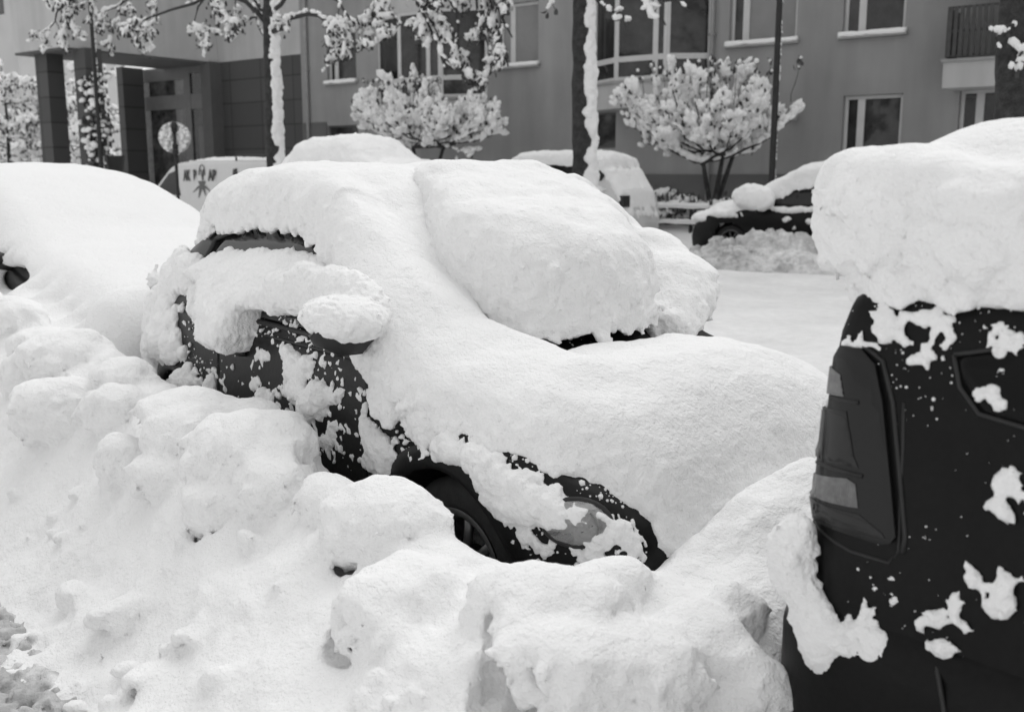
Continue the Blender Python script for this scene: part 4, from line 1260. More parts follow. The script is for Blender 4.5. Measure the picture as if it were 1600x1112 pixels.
# bays
def bay(x0, x1, xs, ysill, ytrans, yap, name, mullx, openings):
    """x0..x1 on the facade, front from xs; sill, transom and apron bottom rows in the photo"""
    a0 = fa(x0, 60)[0]; a1 = fa(x1, 60)[0]
    d = .62
    af = fa(xs, 60, NF - d)[0]
    af1 = a1 - (af - a0) * .9
    z_s = fa((xs + x1) / 2, ysill, NF - d)[1]; z_t = fa((xs + x1) / 2, ytrans, NF - d)[1]; z_a = fa((xs + x1) / 2, yap, NF - d)[1]
    zt2 = z_s + 2.55
    plan = [(a0, NF - .001), (af, NF - d), (af1, NF - d), (a1, NF - .001)]
    b_ = MB()
    b_.prism(plan, z_a, z_s - .07, 'z')
    bo = b_.build(name, PLASTER2, bl)
    b_ = MB(); b_.prism(plan, zt2, zt2 + .9, 'z'); b_.build('bay_head', PLASTER2, bo)
    s_ = MB()
    pl2 = [(a0 - .05, NF - .003), (af - .03, NF - d - .06), (af1 + .03, NF - d - .06), (a1 + .05, NF - .003)]
    s_.prism(pl2, z_s - .068, z_s, 'z'); s_.build('sill', METALS, bo)
    fr_, pn = MB(), MB()
    def panel(p, q_, m):
        p, q_ = np.array(p), np.array(q_)
        u = (q_ - p) / np.linalg.norm(q_ - p); nn = np.array([u[1], -u[0]])
        L_ = np.linalg.norm(q_ - p)
        def bar(s0, s1, za_, zb_, t0, t1, mb):
            V = []
            for s__ in (s0, s1):
                for t__ in (t0, t1):
                    w_ = p + u * s__ - nn * t__
                    V += [(w_[0], w_[1], za_), (w_[0], w_[1], zb_)]
            mb.add(V, [(0, 1, 3, 2), (4, 6, 7, 5), (0, 4, 5, 1), (2, 3, 7, 6), (0, 2, 6, 4), (1, 5, 7, 3)])
        fw = .09
        st_ = [fw] + sum([[k_ - .075, k_ + .075] for k_ in m], []) + [L_ - fw]
        bar(0, fw, z_s, zt2, .01, .10, fr_); bar(L_ - fw, L_, z_s, zt2, .012, .102, fr_)
        for k_ in m: bar(k_ - .075, k_ + .075, z_s + fw, zt2 - fw, .012, .10, fr_)
        for i in range(0, len(st_), 2):
            for za_, zb_ in ((z_s, z_s + fw), (z_t - .07, z_t + .07), (zt2 - fw, zt2)):
                bar(st_[i], st_[i + 1], za_, zb_, .014, .09, fr_)
            bar(st_[i], st_[i + 1], z_s + fw, z_t - .07, .04, .055, pn); bar(st_[i], st_[i + 1], z_t + .07, zt2 - fw, .04, .055, pn)
    panel(plan[0], plan[1], [])
    panel(plan[1], plan[2], [fa(m, 60, NF - d)[0] - af for m in mullx])
    panel(plan[2], plan[3], [])
    fr_.build('window_frame', FRAME, bo); pn.build('pane', PANE, bo)
    # dark void below the frame: railing bars behind the lower panes are part of the pane's reflection
    return z_a
bay(929, 1112, 962, 122, 88, 166, 'bay_window', [1024], 2)
bay(590, 762, 622, 152, 121, 190, 'bay_window', [668], 2)
# drain pipes with brackets
for px, y0, nm in ((483, 230, .06), (1112, 260, .05)):
    a = fa(px, 150)[0]
    q = MB(); q.tube([(a, NF - .09, .3), (a, NF - .09, zT)], nm, 10)
    for z_ in (2.5, 5.0, 7.5, 10): q.box(a - .075, a + .075, NF - .16, NF - .004, z_, z_ + .05)
    q.build('drain_pipe', METALS, bl, True)
# balcony
bc = MB()
x0, x1 = fa(1474, 100, NF - 1.0)[0], fa(1474, 100, NF - 1.0)[0] + 4.2
zb0, zb1 = fa(1520, 136, NF - 1.0)[1], fa(1520, 95, NF - 1.0)[1]
bc.box(x0, x1, NF - 1.0, NF - .003, zb0, zb1)
bco = bc.build('balcony', PLASTER2, bl)
q = MB(); q.box(x0 - .04, x1 + .04, NF - 1.05, NF - .004, zb1 + .001, zb1 + .06); q.build('slab_edge', METALS, bco)
q = MB()
for k in range(8):
    a = x0 + .04 + k * .115
    q.box(a, a + .075, NF - 1.0, NF - .975, zb1 + .10, zb1 + 1.12)
for z_ in (zb1 + .12, zb1 + .62, zb1 + 1.10): q.box(x0 + .02, x0 + 1.0, NF - .974, NF - .95, z_ - .02, z_ + .03)
for k in range(8):
    y = NF - .93 + k * .115
    q.box(x0 + .0, x0 + .025, y, y + .075, zb1 + .10, zb1 + 1.12)
q.build('railing', mat('railing_slats', .05, .6, var=[(8, .7, 1.3)]), bco)
q = MB(); fr0 = x0 + 1.02
for a in (fr0, fr0 + 1.05, fr0 + 2.1): q.box(a, a + .10, NF - 1.0, NF - .92, zb1 + .061, zb1 + 2.7)
for z_ in (zb1 + .061, zb1 + .95, zb1 + 2.62): q.box(fr0 + .10, fr0 + 1.05, NF - .99, NF - .93, z_, z_ + .09); q.box(fr0 + 1.15, fr0 + 2.1, NF - .99, NF - .93, z_, z_ + .09)
wo = q.build('glazing_frame', FRAME, bco)
q = MB(); q.box(fr0 + .10, fr0 + 2.1, NF - .965, NF - .955, zb1 + .15, zb1 + 2.62); q.build('pane', PANE, wo)
q = MB(); q.box(x0, x1, NF - 1.02, NF - .004, zb1 + 2.71, zb1 + 3.1); q.build('balcony_roof', PLASTER2, bco)
# wall lamp
a, z_ = fa(1243, 180)
q = MB(); q.lathe([(0, -.16), (.09, -.14), (.12, -.05), (.10, .05), (.05, .1), (0, .1)], (a, NF - .14, z_), 'z', 14); q.box(a - .03, a + .03, NF - .1, NF - .003, z_ - .03, z_ + .03)
q.build('wall_lamp', METALS, bl, True)

# ---------------------------------------------------------------- the projecting entrance block at the left
eb = empty('entrance_block', FAR, (0, 0, 0), 'projecting upper storeys on slate pillars above a glazed entrance, left part of the street', 'building')
aQ = fa(341, 104)[0]
nF = NF - 6.0
zS = 5.58
aW = aQ - 3.1
up = MB()
up.box(aW, aQ, nF, NF + 8, zS, 14)
up.box(aQ + .001, aL - .001, NF - .003, NF + 8, zS + .004, 14)
up.build('upper_storeys', PLASTER2, eb)
q = MB(); q.box(aW + .03, aQ - .03, nF + .03, NF + 8, zS - .07, zS - .006); q.build('soffit', PLINTH, eb)  # added slab in a dark colour, putting shade on the bright underside
def pillar(px0, px1, n, wd):
    a0 = FAR.on_y(px0, 180, n)[0]; a1 = FAR.on_y(px1, 180, n)[0]
    q = MB(); q.box(a0, a1, n, n + wd, 0, zS - .003); q.build('pillar', SLATE, eb)
    return a0, a1
pillar(61, 79, nF + .3, .6)
pA = pillar(121, 139, nF + .5, .6)
pillar(186, 195, nF + 4.7, .9)
q = MB(); q.box(aQ - .35, aL - .002, NF + .01, NF + .5, 0, zS - .002); q.build('wall', SLATE, eb)
q = MB(); q.box(aQ - .4, aQ + .15, NF - .5, NF + .009, 0, zS - .004); q.build('wall', mat('slate_pier', .095, .85, var=[(2, .9, 1.1)]), eb)
# entrance glazing, parallel to the street
nG = NF - .2
g0, g1, g2 = FAR.on_y(206, 170, nG)[0], FAR.on_y(296, 170, nG)[0], FAR.on_y(336, 170, nG)[0]
f = MB(); zt1 = FAR.on_y(250, 163, nG)[2]
f.box(g0, g0 + .22, nG, nG + .1, 0, zS - .01); f.box(g1 - .28, g1 + .1, nG - .004, nG + .1, 0, zS - .012); f.box(g2 - .1, g2, nG + .002, nG + .1, 0, zS - .014)
f.box(g0 + .22, g1 - .28, nG + .004, nG + .09, zt1 - .22, zt1 + .3); f.box(g0 + .22, g1 - .28, nG + .004, nG + .09, zS - .5, zS - .016); f.box(g1 + .1, g2 - .1, nG + .004, nG + .09, zt1 - .25, zt1 + .3); f.box(g1 + .1, g2 - .1, nG + .004, nG + .09, zS - .3, zS - .018)
FR2 = mat('entrance_frame', .12, .5, var=[(3, .9, 1.1)])
fo = f.build('entrance_frame', FR2, eb)
ENTG = mat('entrance_glass', .05, .07, spec=.6, var=[(.9, .25, 2.2), (4, .5, 1.6)])
p = MB(); p.box(g0 + .22, g1 - .28, nG + .05, nG + .06, .1, zt1 - .22); p.box(g0 + .22, g1 - .28, nG + .05, nG + .06, zt1 + .3, zS - .5); p.build('pane', ENTG, fo)
d_ = MB(); d_.box(g1 + .1, g2 - .1, nG + .05, nG + .06, .1, zt1 - .25); d_.box(g1 + .1, g2 - .1, nG + .05, nG + .06, zt1 + .3, zS - .3); do_ = d_.build('door', PANE, eb)
d_ = MB(); d_.box(g1 + .45, g2 - .12, nG + .02, nG + .049, .5, zt1 - .9); d_.build('notice_panel', FR2, do_)
q = MB(); q.box(aQ - 9, g0 - .02, NF + .3, NF + .6, 0, zS - .02)
# climbing plant on the second pillar
cv = empty('climbing_plant', FAR, (0, 0, 0), 'snow dusted climber growing up the second slate pillar', 'plant')
rg = np.random.default_rng(3)
n_ = 420
C = np.stack([rg.uniform(pA[1] - .1, pA[1] + .75, n_), nF + .5 + rg.uniform(-.25, .4, n_), .3 + 4.4 * rg.random(n_) ** .8], -1)
leaves('foliage', C, rg.uniform(.12, .25, n_), LEAF, cv, 3)
kk = rg.random(n_) < .42
blobs('snow', C[kk] + [0, -.05, .03], np.stack([rg.uniform(.05, .12, kk.sum())] * 3, -1) * [1.2, 1, .8], SNOWF, cv, None, 4, 1)
q = MB(); q.tube([(pA[1] + .2, nF + .55, 0), (pA[1] + .3, nF + .5, 2), (pA[1] + .2, nF + .52, 4.4)], [.05, .04, .02], 6); q.build('stem', TWIG, cv, True)

# pale house far at the left
fh = empty('pale_house', FAR, (0, 0, 0), 'pale plastered house with a dark window far off at the top left corner', 'building')
nH = 46.0
h0, h1 = FAR.on_y(-120, 60, nH)[0], FAR.on_y(27, 60, nH)[0]
q = MB(); wz = FAR.on_y(0, 25, nH)[2]; wa = FAR.on_y(-12, 20, nH)[0], FAR.on_y(7, 20, nH)[0]
plane_wall(q, h0, h1, 0, 16, nH, [(wa[0], wa[1], wz, wz + 2.2)])
q.add([(h1, nH, 0), (h1, nH + 9, 0), (h1, nH + 9, 16), (h1, nH, 16), (h0, nH, 16), (h0, nH + 9, 16)], [(0, 1, 2, 3), (4, 3, 2, 5)])
q.build('wall', mat('pale_plaster', .5, .9, var=[(.5, .93, 1.05)]), fh)
q = MB(); q.box(wa[0], wa[1], nH + .12, nH + .14, wz, wz + 2.2); wo = q.build('window', PANE, fh)
q = MB(); q.box(wa[0], wa[0] + .1, nH + .06, nH + .119, wz, wz + 2.2); q.box(wa[1] - .1, wa[1], nH + .06, nH + .119, wz, wz + 2.2); q.box(wa[0] + .1, wa[1] - .1, nH + .06, nH + .119, wz, wz + .1); q.box(wa[0] + .1, wa[1] - .1, nH + .06, nH + .119, wz + 2.1, wz + 2.2); q.build('frame', FRAME, wo)

# ---------------------------------------------------------------- trees and shrubs
def grow(P, rad, rg, lev, out, spread=.7, gravity=0.0, ratio=.62, nsub=(3, 5), seg=5, jit=.12):
    """append branches hanging off polyline P; out collects (points, radii, level)"""
    L_ = np.sum(np.linalg.norm(np.diff(P, axis=0), axis=1))
    if lev <= 0 or L_ < .12: return
    k = rg.integers(nsub[0], nsub[1] + 1)
    for t in np.sort(rg.uniform(.25, 1, k)):
        i = min(int(t * (len(P) - 1)), len(P) - 2)
        b0 = P[i] + (P[i + 1] - P[i]) * (t * (len(P) - 1) - i)
        d = (P[i + 1] - P[i]); d = d / (np.linalg.norm(d) + 1e-9)
        v = d + rg.normal(0, spread, 3); v[2] += gravity; v /= np.linalg.norm(v)
        ln = L_ * ratio * rg.uniform(.55, 1.1) * (1.15 - .5 * t)
        Q = [b0]
        for s_ in range(seg):
            v = v + rg.normal(0, jit, 3) + np.array([0, 0, gravity * .12]); v /= np.linalg.norm(v)
            Q.append(Q[-1] + v * ln / seg)
        Q = np.array(Q)
        r0 = max(rad * ratio * (1 - .4 * t), .004)
        out.append((Q, np.linspace(r0, max(r0 * .35, .003), len(Q)), lev))
        grow(Q, r0, rg, lev - 1, out, spread, gravity, ratio, nsub, seg, jit)

def branch_mesh(name, brs, m, parent, n=5):
    Vs, Fs, off = [], [], 0
    for P, r_, lv in brs:
        V, F = tube_vf(P, r_, n if lv < 3 else n + 2, False)
        Vs.append(V); Fs.append(np.array(F) + off); off += len(V)
    return npmesh(name, np.concatenate(Vs), np.concatenate(Fs), m, parent, True)

def snow_on(brs, rg, dens=18, size=.055, flat=.0, skip=.25):
    """clumps lying along the upper side of branches, thicker where they gather"""
    C, Rd, D = [], [], []
    for P, r_, lv in brs:
        ph = rg.uniform(0, 99)
        for i in range(len(P) - 1):
            d = P[i + 1] - P[i]; ln = np.linalg.norm(d)
            n_ = max(1, rg.poisson(ln * dens))
            for t in rg.random(n_):
                p = P[i] + d * t
                q_ = perlin(np.array([[p[0] * 1.6 + ph, p[1] * 1.6, p[2] * 1.6]]))[0] + .35
                if rg.random() < skip + (.15 if lv == 1 else 0) or q_ < .12: continue
                s_ = size * (.45 + 1.0 * q_) * rg.uniform(.6, 1.4) * (1.25 if lv < 2 else 1)
                C.append(p + [0, 0, r_[i] + s_ * .45]); Rd.append((s_ * rg.uniform(.8, 1.0), s_ * rg.uniform(.8, 1.0), s_ * rg.uniform(1.0, 2.1)))
                D.append(d / (ln + 1e-9) + rg.normal(0, .15, 3))
    return np.array(C), np.array(Rd), align_z(np.array(D))

def trunk_mesh(P, r_, parent, name='trunk'):
    P = np.asarray(P, float)
    t = np.linspace(0, 1, 60)
    k = np.linspace(0, 1, len(P))
    Q = np.stack([np.interp(t, k, P[:, j]) for j in range(3)], -1)
    rr = np.interp(t, k, r_)
    Q[:, :2] += .25 * rr[:, None] * np.stack([fbm(np.c_[Q[:, 2] * 1.1, 0 * t, 0 * t + 3]), fbm(np.c_[Q[:, 2] * 1.1, 0 * t + 7, 0 * t])], -1)
    V, F = tube_vf(Q, rr * (1 + .13 * fbm(np.c_[Q[:, 2] * 2.2, 0 * t + P[0, 0], 0 * t])), 16)
    V = V + (V - np.repeat(Q, 16, 0)) * (.16 * fbm(V * [5, 5, 2.2] * 1.0, 2))[:, None]
    npmesh(name, V, F, BARK, parent)
    return Q, rr

def trunk_snow(Q, rr, dirx, parent, rg, cover=.62, z0=0.0):
    """windblown snow plastered on one side of a trunk: ragged clumps"""
    C, Rd = [], []
    side = np.array([-dirx[1], dirx[0], 0])
    for z_ in np.arange(max(z0, .1), Q[-1, 2], .05):
        i = np.argmin(np.abs(Q[:, 2] - z_))
        w_ = cover - .08 + 1.0 * perlin(np.array([[z_ * 1.7, Q[0, 0], 2.0]]))[0] + .6 * perlin(np.array([[z_ * 5.0, Q[0, 0], 9.0]]))[0]
        for a in np.arange(-1.25, 1.26, .16):
            if abs(a) > 1.35 * w_ + .3 + rg.normal(0, .08): continue
            n_ = dirx * math.cos(a) + side * math.sin(a)
            C.append(Q[i] * [1, 1, 0] + [0, 0, z_] + n_ * rr[i] * .96 + rg.normal(0, .018, 3))
            q_ = rr[i] * rg.uniform(.14, .44)
            Rd.append((q_, q_, q_ * rg.uniform(1.0, 1.9)))
    lo, hi = np.array(C).min(0) - .2, np.array(C).max(0) + .2
    hi[2] = min(hi[2], 6.5)
    v = Vol(lo, hi, .024)
    for c, r_ in zip(C, Rd):
        if c[2] < hi[2] - .1: v.ell(c, r_, k=.025)
    v.rough(.02, 7, 'fbm', 3); v.rough(.015, 16, 'billow', 2)
    v.mesh('trunk_snow', SNOWF, parent, .008, .004, 18)['kind'] = 'stuff'

RIGHT = FAR.dirl(np.array([1.0, 0, 0]))
def tw(px, py, n):                                     # photo pixel at street distance n, in FAR coordinates
    return FAR.on_y(px, py, n)

def street_tree(label, base_px, n, topy, rad, limbs, seed, snowside=.62, snowy=True, up=True):
    rg = np.random.default_rng(seed)
    p0 = tw(base_px, 300, n); p0[2] = 0
    root = empty('street_tree', FAR, tuple(p0), label, 'tree', 'snowy street trees')
    top = tw(topy[0], topy[1], n) - p0
    P = [(0, 0, -.1), (top[0] * .3, 0, top[2] * .35), (top[0] * .7, 0, top[2] * .7), tuple(top), (top[0] * 1.2 + .1, .1, top[2] + 2.2), (top[0] * 1.2 + .2, .3, top[2] + 4.0)]
    Q, rr = trunk_mesh(P, [rad * 1.15, rad, rad * .95, rad * .85, rad * .6, rad * .3], root)
    trunk_snow(Q, rr, RIGHT, root, rg, snowside)
    brs = []
    for L_ in limbs:
        pts = np.array([tw(x, y, n + dn) - p0 for x, y, dn in L_['p']])
        t = np.linspace(0, 1, 10); k = np.linspace(0, 1, len(pts))
        pts = np.stack([np.interp(t, k, pts[:, j]) for j in range(3)], -1) + rg.normal(0, .03, (10, 3))
        r_ = np.linspace(L_.get('r', .05), .012, 10)
        brs.append((pts, r_, 3))
        grow(pts, L_.get('r', .05), rg, L_.get('lev', 3), brs, L_.get('sp', .6), L_.get('g', -.1), L_.get('q', .30), L_.get('ns', (3, 5)))
    if up:                                             # the crown above the frame
        for k in range(9):
            a = rg.uniform(0, 6.28); z_ = top[2] + rg.uniform(1.0, 3.8)
            v = np.array([math.cos(a), math.sin(a), rg.uniform(.3, .9)]); ln = rg.uniform(1.4, 2.4)
            pts = np.array([np.array([top[0] * 1.2, .1, z_]) + v * ln * s_ / 6 + rg.normal(0, .04, 3) for s_ in range(7)])
            brs.append((pts, np.linspace(.05, .012, 7), 3)); grow(pts, .05, rg, 2, brs, .6, .05, .55)
    branch_mesh('crown', brs, TWIG, root)
    vis = [b_ for b_ in brs if b_[2] >= 1]
    C, Rd, D = snow_on(vis, rg, 13, .043, skip=.45)
    blobs('snow', C, Rd, SNOWF, root, D, seed, 1)
    ends = np.array([b_[0][-1] for b_ in brs if b_[2] == 1])
    if len(ends):
        e = np.repeat(ends, 2, 0) + rg.normal(0, .05, (len(ends) * 2, 3))
        leaves('withered_leaves', e, rg.uniform(.05, .11, len(e)), LEAF, root, seed)
    return root

NT = 14.9
street_tree('snow streaked street tree in front of the slate entrance wall, by the white van', 430, NT, (421, 30), .165, [
    dict(p=[(418, 40, 0), (390, 5, -.3), (350, -15, -.5), (290, 10, -.8), (230, 28, -1.0), (205, 42, -1.2)], r=.06, ns=(5, 8)),
    dict(p=[(424, 55, 0), (455, 28, -.3), (490, 20, -.5), (525, 45, -.6), (552, 62, -.7)], r=.06, ns=(4, 6), g=-.1),
    dict(p=[(424, 20, 0), (450, -20, -.3), (520, -10, -.5), (555, 35, -.6), (545, 75, -.6)], r=.05, ns=(4, 6)),
    dict(p=[(418, 30, 0), (380, -30, .3), (330, -20, .3), (300, 30, .2), (330, 60, .1)], r=.05, ns=(3, 5)),
    dict(p=[(418, 65, 0), (400, 30, .2), (378, 30, .4), (360, 66, .5)], r=.03, ns=(3, 4)),
    dict(p=[(300, -40, .2), (170, -40, -.3), (120, -10, -.6), (90, 20, -.8), (75, 48, -.8)], r=.06, ns=(4, 6), g=-.3),
    dict(p=[(250, -50, .2), (150, -30, -.3), (110, 10, -.6), (105, 45, -.7)], r=.05, ns=(4, 6), g=-.3),
    dict(p=[(350, -25, .2), (250, -20, .3), (190, 5, .3), (160, 20, .3)], r=.04, ns=(4, 6), g=-.1),
], 21)
street_tree('tall dark street tree trunk with snow on its right side, before the white parked car', 913, NT, (910, -5), .185, [
    dict(p=[(912, -30, 0), (930, -10, -.4), (950, 20, -.5), (985, 40, -.6)], r=.03, ns=(2, 3), lev=2),
    dict(p=[(912, -40, 0), (985, -30, -.4), (1040, 0, -.5), (1080, 18, -.5)], r=.04, ns=(2, 4), lev=2),
    dict(p=[(912, -40, 0), (880, -20, -.4), (862, 8, -.5)], r=.03, ns=(2, 3), lev=1),
    dict(p=[(912, -120, 0), (840, -110, -.5), (700, -60, -.8), (640, -20, -1.0), (670, 40, -1.2), (700, 118, -1.3)], r=.08, ns=(6, 9), g=-.22, q=.30),
    dict(p=[(912, -110, 0), (820, -90, -.5), (760, -40, -.7), (780, 20, -.9), (798, 62, -1.0)], r=.07, ns=(6, 9), g=-.25, q=.30),
    dict(p=[(860, -110, 0), (760, -80, .3), (690, -30, .2), (720, 40, .1), (712, 80, 0)], r=.07, ns=(6, 9), g=-.25, q=.30),
    dict(p=[(860, -110, 0), (720, -90, .3), (620, -40, .2), (600, 10, .1), (625, 40, 0)], r=.07, ns=(6, 9), g=-.2, q=.30),
    dict(p=[(860, -110, 0), (780, -60, .3), (740, -20, .5), (755, 40, .5), (770, 85, .4)], r=.05, ns=(5, 8), g=-.25, q=.30),
], 22)
street_tree('thick dark street tree at the right edge beyond the snow covered estate', 1590, 15.0, (1592, 0), .26, [
    dict(p=[(1590, 60, 0), (1575, 40, -.4), (1560, 70, -.5)], r=.03, ns=(2, 3), lev=1),
    dict(p=[(1595, 100, 0), (1600, 80, -.4), (1580, 110, -.5)], r=.03, ns=(2, 3), lev=1),
], 23, snowside=-.1)

def snow_shrub(label, base_px, base_y, n, w, h, seed, stems, lean=0.0, czf=.34):
    rg = np.random.default_rng(seed)
    p0 = tw(base_px, base_y, n); g_ = float(ground_h(n)); p0[2] = g_ - .1
    root = empty('snowy_shrub', FAR, tuple(p0), label, 'shrub', 'snow laden shrubs before the facade')
    brs = []
    tr = []
    cz = h * czf
    for k in range(stems):
        a = rg.uniform(0, 6.28)
        e = np.array([math.cos(a) * .18 * w * rg.uniform(.5, 1), math.sin(a) * .10 * w, cz * rg.uniform(.95, 1.2)])
        P = np.array([np.array([.05 * math.cos(a), .05 * math.sin(a), 0]) * (1 - t) + e * t + [0, 0, .0] for t in np.linspace(0, 1, 6)])
        tr.append((P, np.linspace(.065, .045, 6), 3))
        for m in range(int(42 / stems)):
            a2 = rg.uniform(0, 6.28); q_ = math.sqrt(rg.random())
            tgt = np.array([math.cos(a2) * q_ * w * .5 + lean * w, math.sin(a2) * q_ * w * .32, cz * 1.05 + (h * .92 - cz) * math.sqrt(max(0, 1 - q_ * q_ * .96)) * (.35 + .65 * rg.random() ** .6)])
            s_ = np.linspace(0, 1, 8)[:, None]
            mid = np.array([tgt[0] * .6, tgt[1] * .6, cz + (tgt[2] - cz) * .2])
            B = (1 - s_) ** 2 * e + 2 * s_ * (1 - s_) * mid + s_ ** 2 * tgt
            B = B + rg.normal(0, .02, B.shape)
            brs.append((B, np.linspace(.035, .010, 8), 3))
            grow(B, .03, rg, 2, brs, .45, .35, .42, (3, 5), 4, .1)
    branch_mesh('trunk', tr, BARK, root, 7)
    branch_mesh('crown', brs, TWIG, root)
    # upright fingers of snow on every twig end, thicker outward
    C, Rd, D = snow_on([b_ for b_ in brs if b_[2] <= 3], rg, 9, .070, skip=.25)
    cc = []
    for P, r_, lv in brs:
        if lv > 2: continue
        e = P[-1]; v = P[-1] - P[-3]; v = v / (np.linalg.norm(v) + 1e-9)
        for m in range(rg.integers(2, 4)):
            d = v * .8 + [e[0] * .22, e[1] * .22, .5] + rg.normal(0, .32, 3)
            d /= np.linalg.norm(d); ln = rg.uniform(.07, .16)
            cc.append((e + d * ln * .7 + rg.normal(0, .03, 3), (rg.uniform(.045, .075), rg.uniform(.045, .075), ln * .85), d))
        if rg.random() < .16:
            q_ = rg.uniform(.09, .16); cc.append((e + [0, 0, q_ * .4], (q_, q_ * .6, q_), np.array([rg.normal(0, .5), .9, .2])))
    C = np.concatenate([C, [c[0] for c in cc]]); Rd = np.concatenate([Rd, [c[1] for c in cc]]); D = np.concatenate([D, align_z(np.array([c[2] for c in cc]))])
    blobs('snow', C, Rd, SNOWF, root, D, seed, 1)
    ends = np.array([P[-1] for P, r_, lv in brs if lv <= 1])
    leaves('leaves', np.repeat(ends, 2, 0) + rg.normal(0, .07, (len(ends) * 2, 3)), rg.uniform(.07, .14, len(ends) * 2), LEAF, root, seed)
    # bare shoots above the snow
    sh = []
    for m in range(16):
        a2 = rg.uniform(0, 6.28); q_ = rg.random() * .5
        b0 = np.array([math.cos(a2) * q_ * w * .9, math.sin(a2) * q_ * w * .3, h * .7])
        P = np.array([b0 + np.array([b0[0] * .12 * t, 0, .9 * t]) + rg.normal(0, .015, 3) for t in np.linspace(0, 1, 6)])
        sh.append((P, np.linspace(.010, .005, 6), 1))
    branch_mesh('shoots', sh, TWIG, root, 4)['kind'] = 'stuff'
    tips = np.array([P[k] for P, r_, lv in sh for k in (4, 5)]) + rg.normal(0, .03, (32, 3))
    leaves('shoot_leaves', np.repeat(tips, 3, 0) + rg.normal(0, .04, (96, 3)), .12, LEAF, root, seed + 1)
    blobs('shoot_snow', tips, np.full((32, 3), 1) * rg.uniform(.03, .07, (32, 1)), SNOWF, root, None, seed, 1)
    return root
snow_shrub('rounded snow laden shrub right of the bay window, on three dark stems', 1113, 318, 21.6, 4.35, 3.35, 31, 3, -.06, .33)
snow_shrub('smaller snow laden shrub under the left bay, behind the snow domed car', 664, 262, 21.6, 4.6, 3.55, 32, 2, 0, .42)

def bushy(label, px, n, w, h, seed, cat='tree'):
    rg = np.random.default_rng(seed)
    p0 = tw(px, 300, n); p0[2] = 0
    root = empty('snowy_tree', FAR, tuple(p0), label, cat, 'snowy trees behind the entrance pillars')
    brs = []
    P = np.array([[0, 0, -.1], [.05, 0, h * .3], [.1, .05, h * .6], [0, 0, h * .95]])
    brs.append((P, np.array([.16, .12, .08, .03]), 3))
    for k in range(26):
        a = rg.uniform(0, 6.28); z_ = h * rg.uniform(.15, .9); ln = w * .5 * (1.1 - .6 * z_ / h) * rg.uniform(.6, 1.1)
        v = np.array([math.cos(a), math.sin(a), rg.uniform(-.1, .5)])
        Q = np.array([np.array([0, 0, z_]) + v * ln * t + [0, 0, -.15 * ln * t * t] + rg.normal(0, .04, 3) for t in np.linspace(0, 1, 7)])
        brs.append((Q, np.linspace(.05, .015, 7), 2)); grow(Q, .05, rg, 2, brs, .6, -.05, .5, (3, 5), 4)
    branch_mesh('crown', brs[1:], TWIG, root); branch_mesh('trunk', brs[:1], BARK, root)
    C, Rd, D = snow_on(brs, rg, 5, .13, skip=.3)
    blobs('snow', C, Rd, SNOWF, root, D, seed, 1)
    e = np.repeat(np.array([b_[0][-1] for b_ in brs]), 3, 0); e = e + rg.normal(0, .12, e.shape)
    leaves('leaves', e, rg.uniform(.1, .22, len(e)), LEAF, root, seed)
bushy('snow covered tree left of the first slate pillar', 18, 33, 7.5, 8.6, 41)
bushy('snow covered tree seen between the two slate pillars', 112, 36, 8, 8.0, 42)
bushy('snow covered tree showing between the climber and the glazed entrance', 176, 36, 8, 8.4, 43)
bushy('dark hedge like snowy tree behind the first two pillars', 60, 40, 9, 7.0, 44)

# ---------------------------------------------------------------- vehicles across the street
WHITEP = mat('white_paint', .62, .35, coat=.4, var=[(2, .95, 1.03)])
def far_car(label, name, px, n, length, T, W, snowT, polyd, belt, vox=.028, paint=PAINT, yaw=0.0, wheels=(), flip=True, wins=(), r=.12, extra=None, cat='car', zoff=0.0, edge=.03, group='cars parked across the street', lean=.27, a0=None, prof=None):
    p = tw(px, 300, n); p[2] = zoff
    if a0 is not None: p[0] = a0
    root = empty(name, FAR, tuple(p), label, cat, group, flip)
    # local frame: x forward (to the left in the picture), near flank at +y -> mirror so that the near flank is negative y
    root.scale = (1, 1, 1)
    G = loft(T, W, -length, 0, belt=belt, step=.05, lean=lean, prof=prof)
    G[..., 1] *= 1
    body_mesh('body', G, paint, root, holes=[(w_[0], w_[1], w_[2] + .03) for w_ in wheels])
    bv_ = bvh_of(G)
    # the near flank is +y here: build patches on -y and mirror them
    for nm, poly, m_ in wins:
        o = surf_patch(nm, poly, bv_, .014, m_, root, .010, .03)
        o.data.transform(Matrix.Scale(-1, 4, (0, 1, 0))); o.data.flip_normals()
    for wx, wz, wr in wheels:
        q = MB(); q.lathe([(wr + .03, .74), (wr + .03, .35), (0, .35)], (wx, 0, wz), 'y', 24); q.build('wheel_well', TRIM, root, True)
        wheel(root, wx, .66, wz, wr, wr * .66, 1, .19)
    v = Vol((-length - .3, -1.2, .3), (.3, 1.2, float(max(T(np.linspace(-length, 0, 60)))) + .6), vox)
    base = lambda X, Y: T(X) - .07 * (np.abs(Y) / .74) ** 3
    for po, th in zip(polyd, snowT):
        v.slab(po, base, th, r=r, drop=.08, edge=edge, ef=4, lump=.05, lf=1.8, k=.04, seed=px * .01)
    if extra: extra(v, bv_)
    v.rough(.03, 6.0, 'fbm', 2); v.rough(.02, 11, 'billow', 2)
    v.mesh('snow_cover', SNOWF, root, .012, .004, 16)
    return root, bv_
def cW(w_, l_, f=.22):
    return lambda s: w_ * (1 - f * max(0, (s + .8) / .8) ** 3) * (1 - f * max(0, (-l_ + .8 - s) / .8) ** 3)

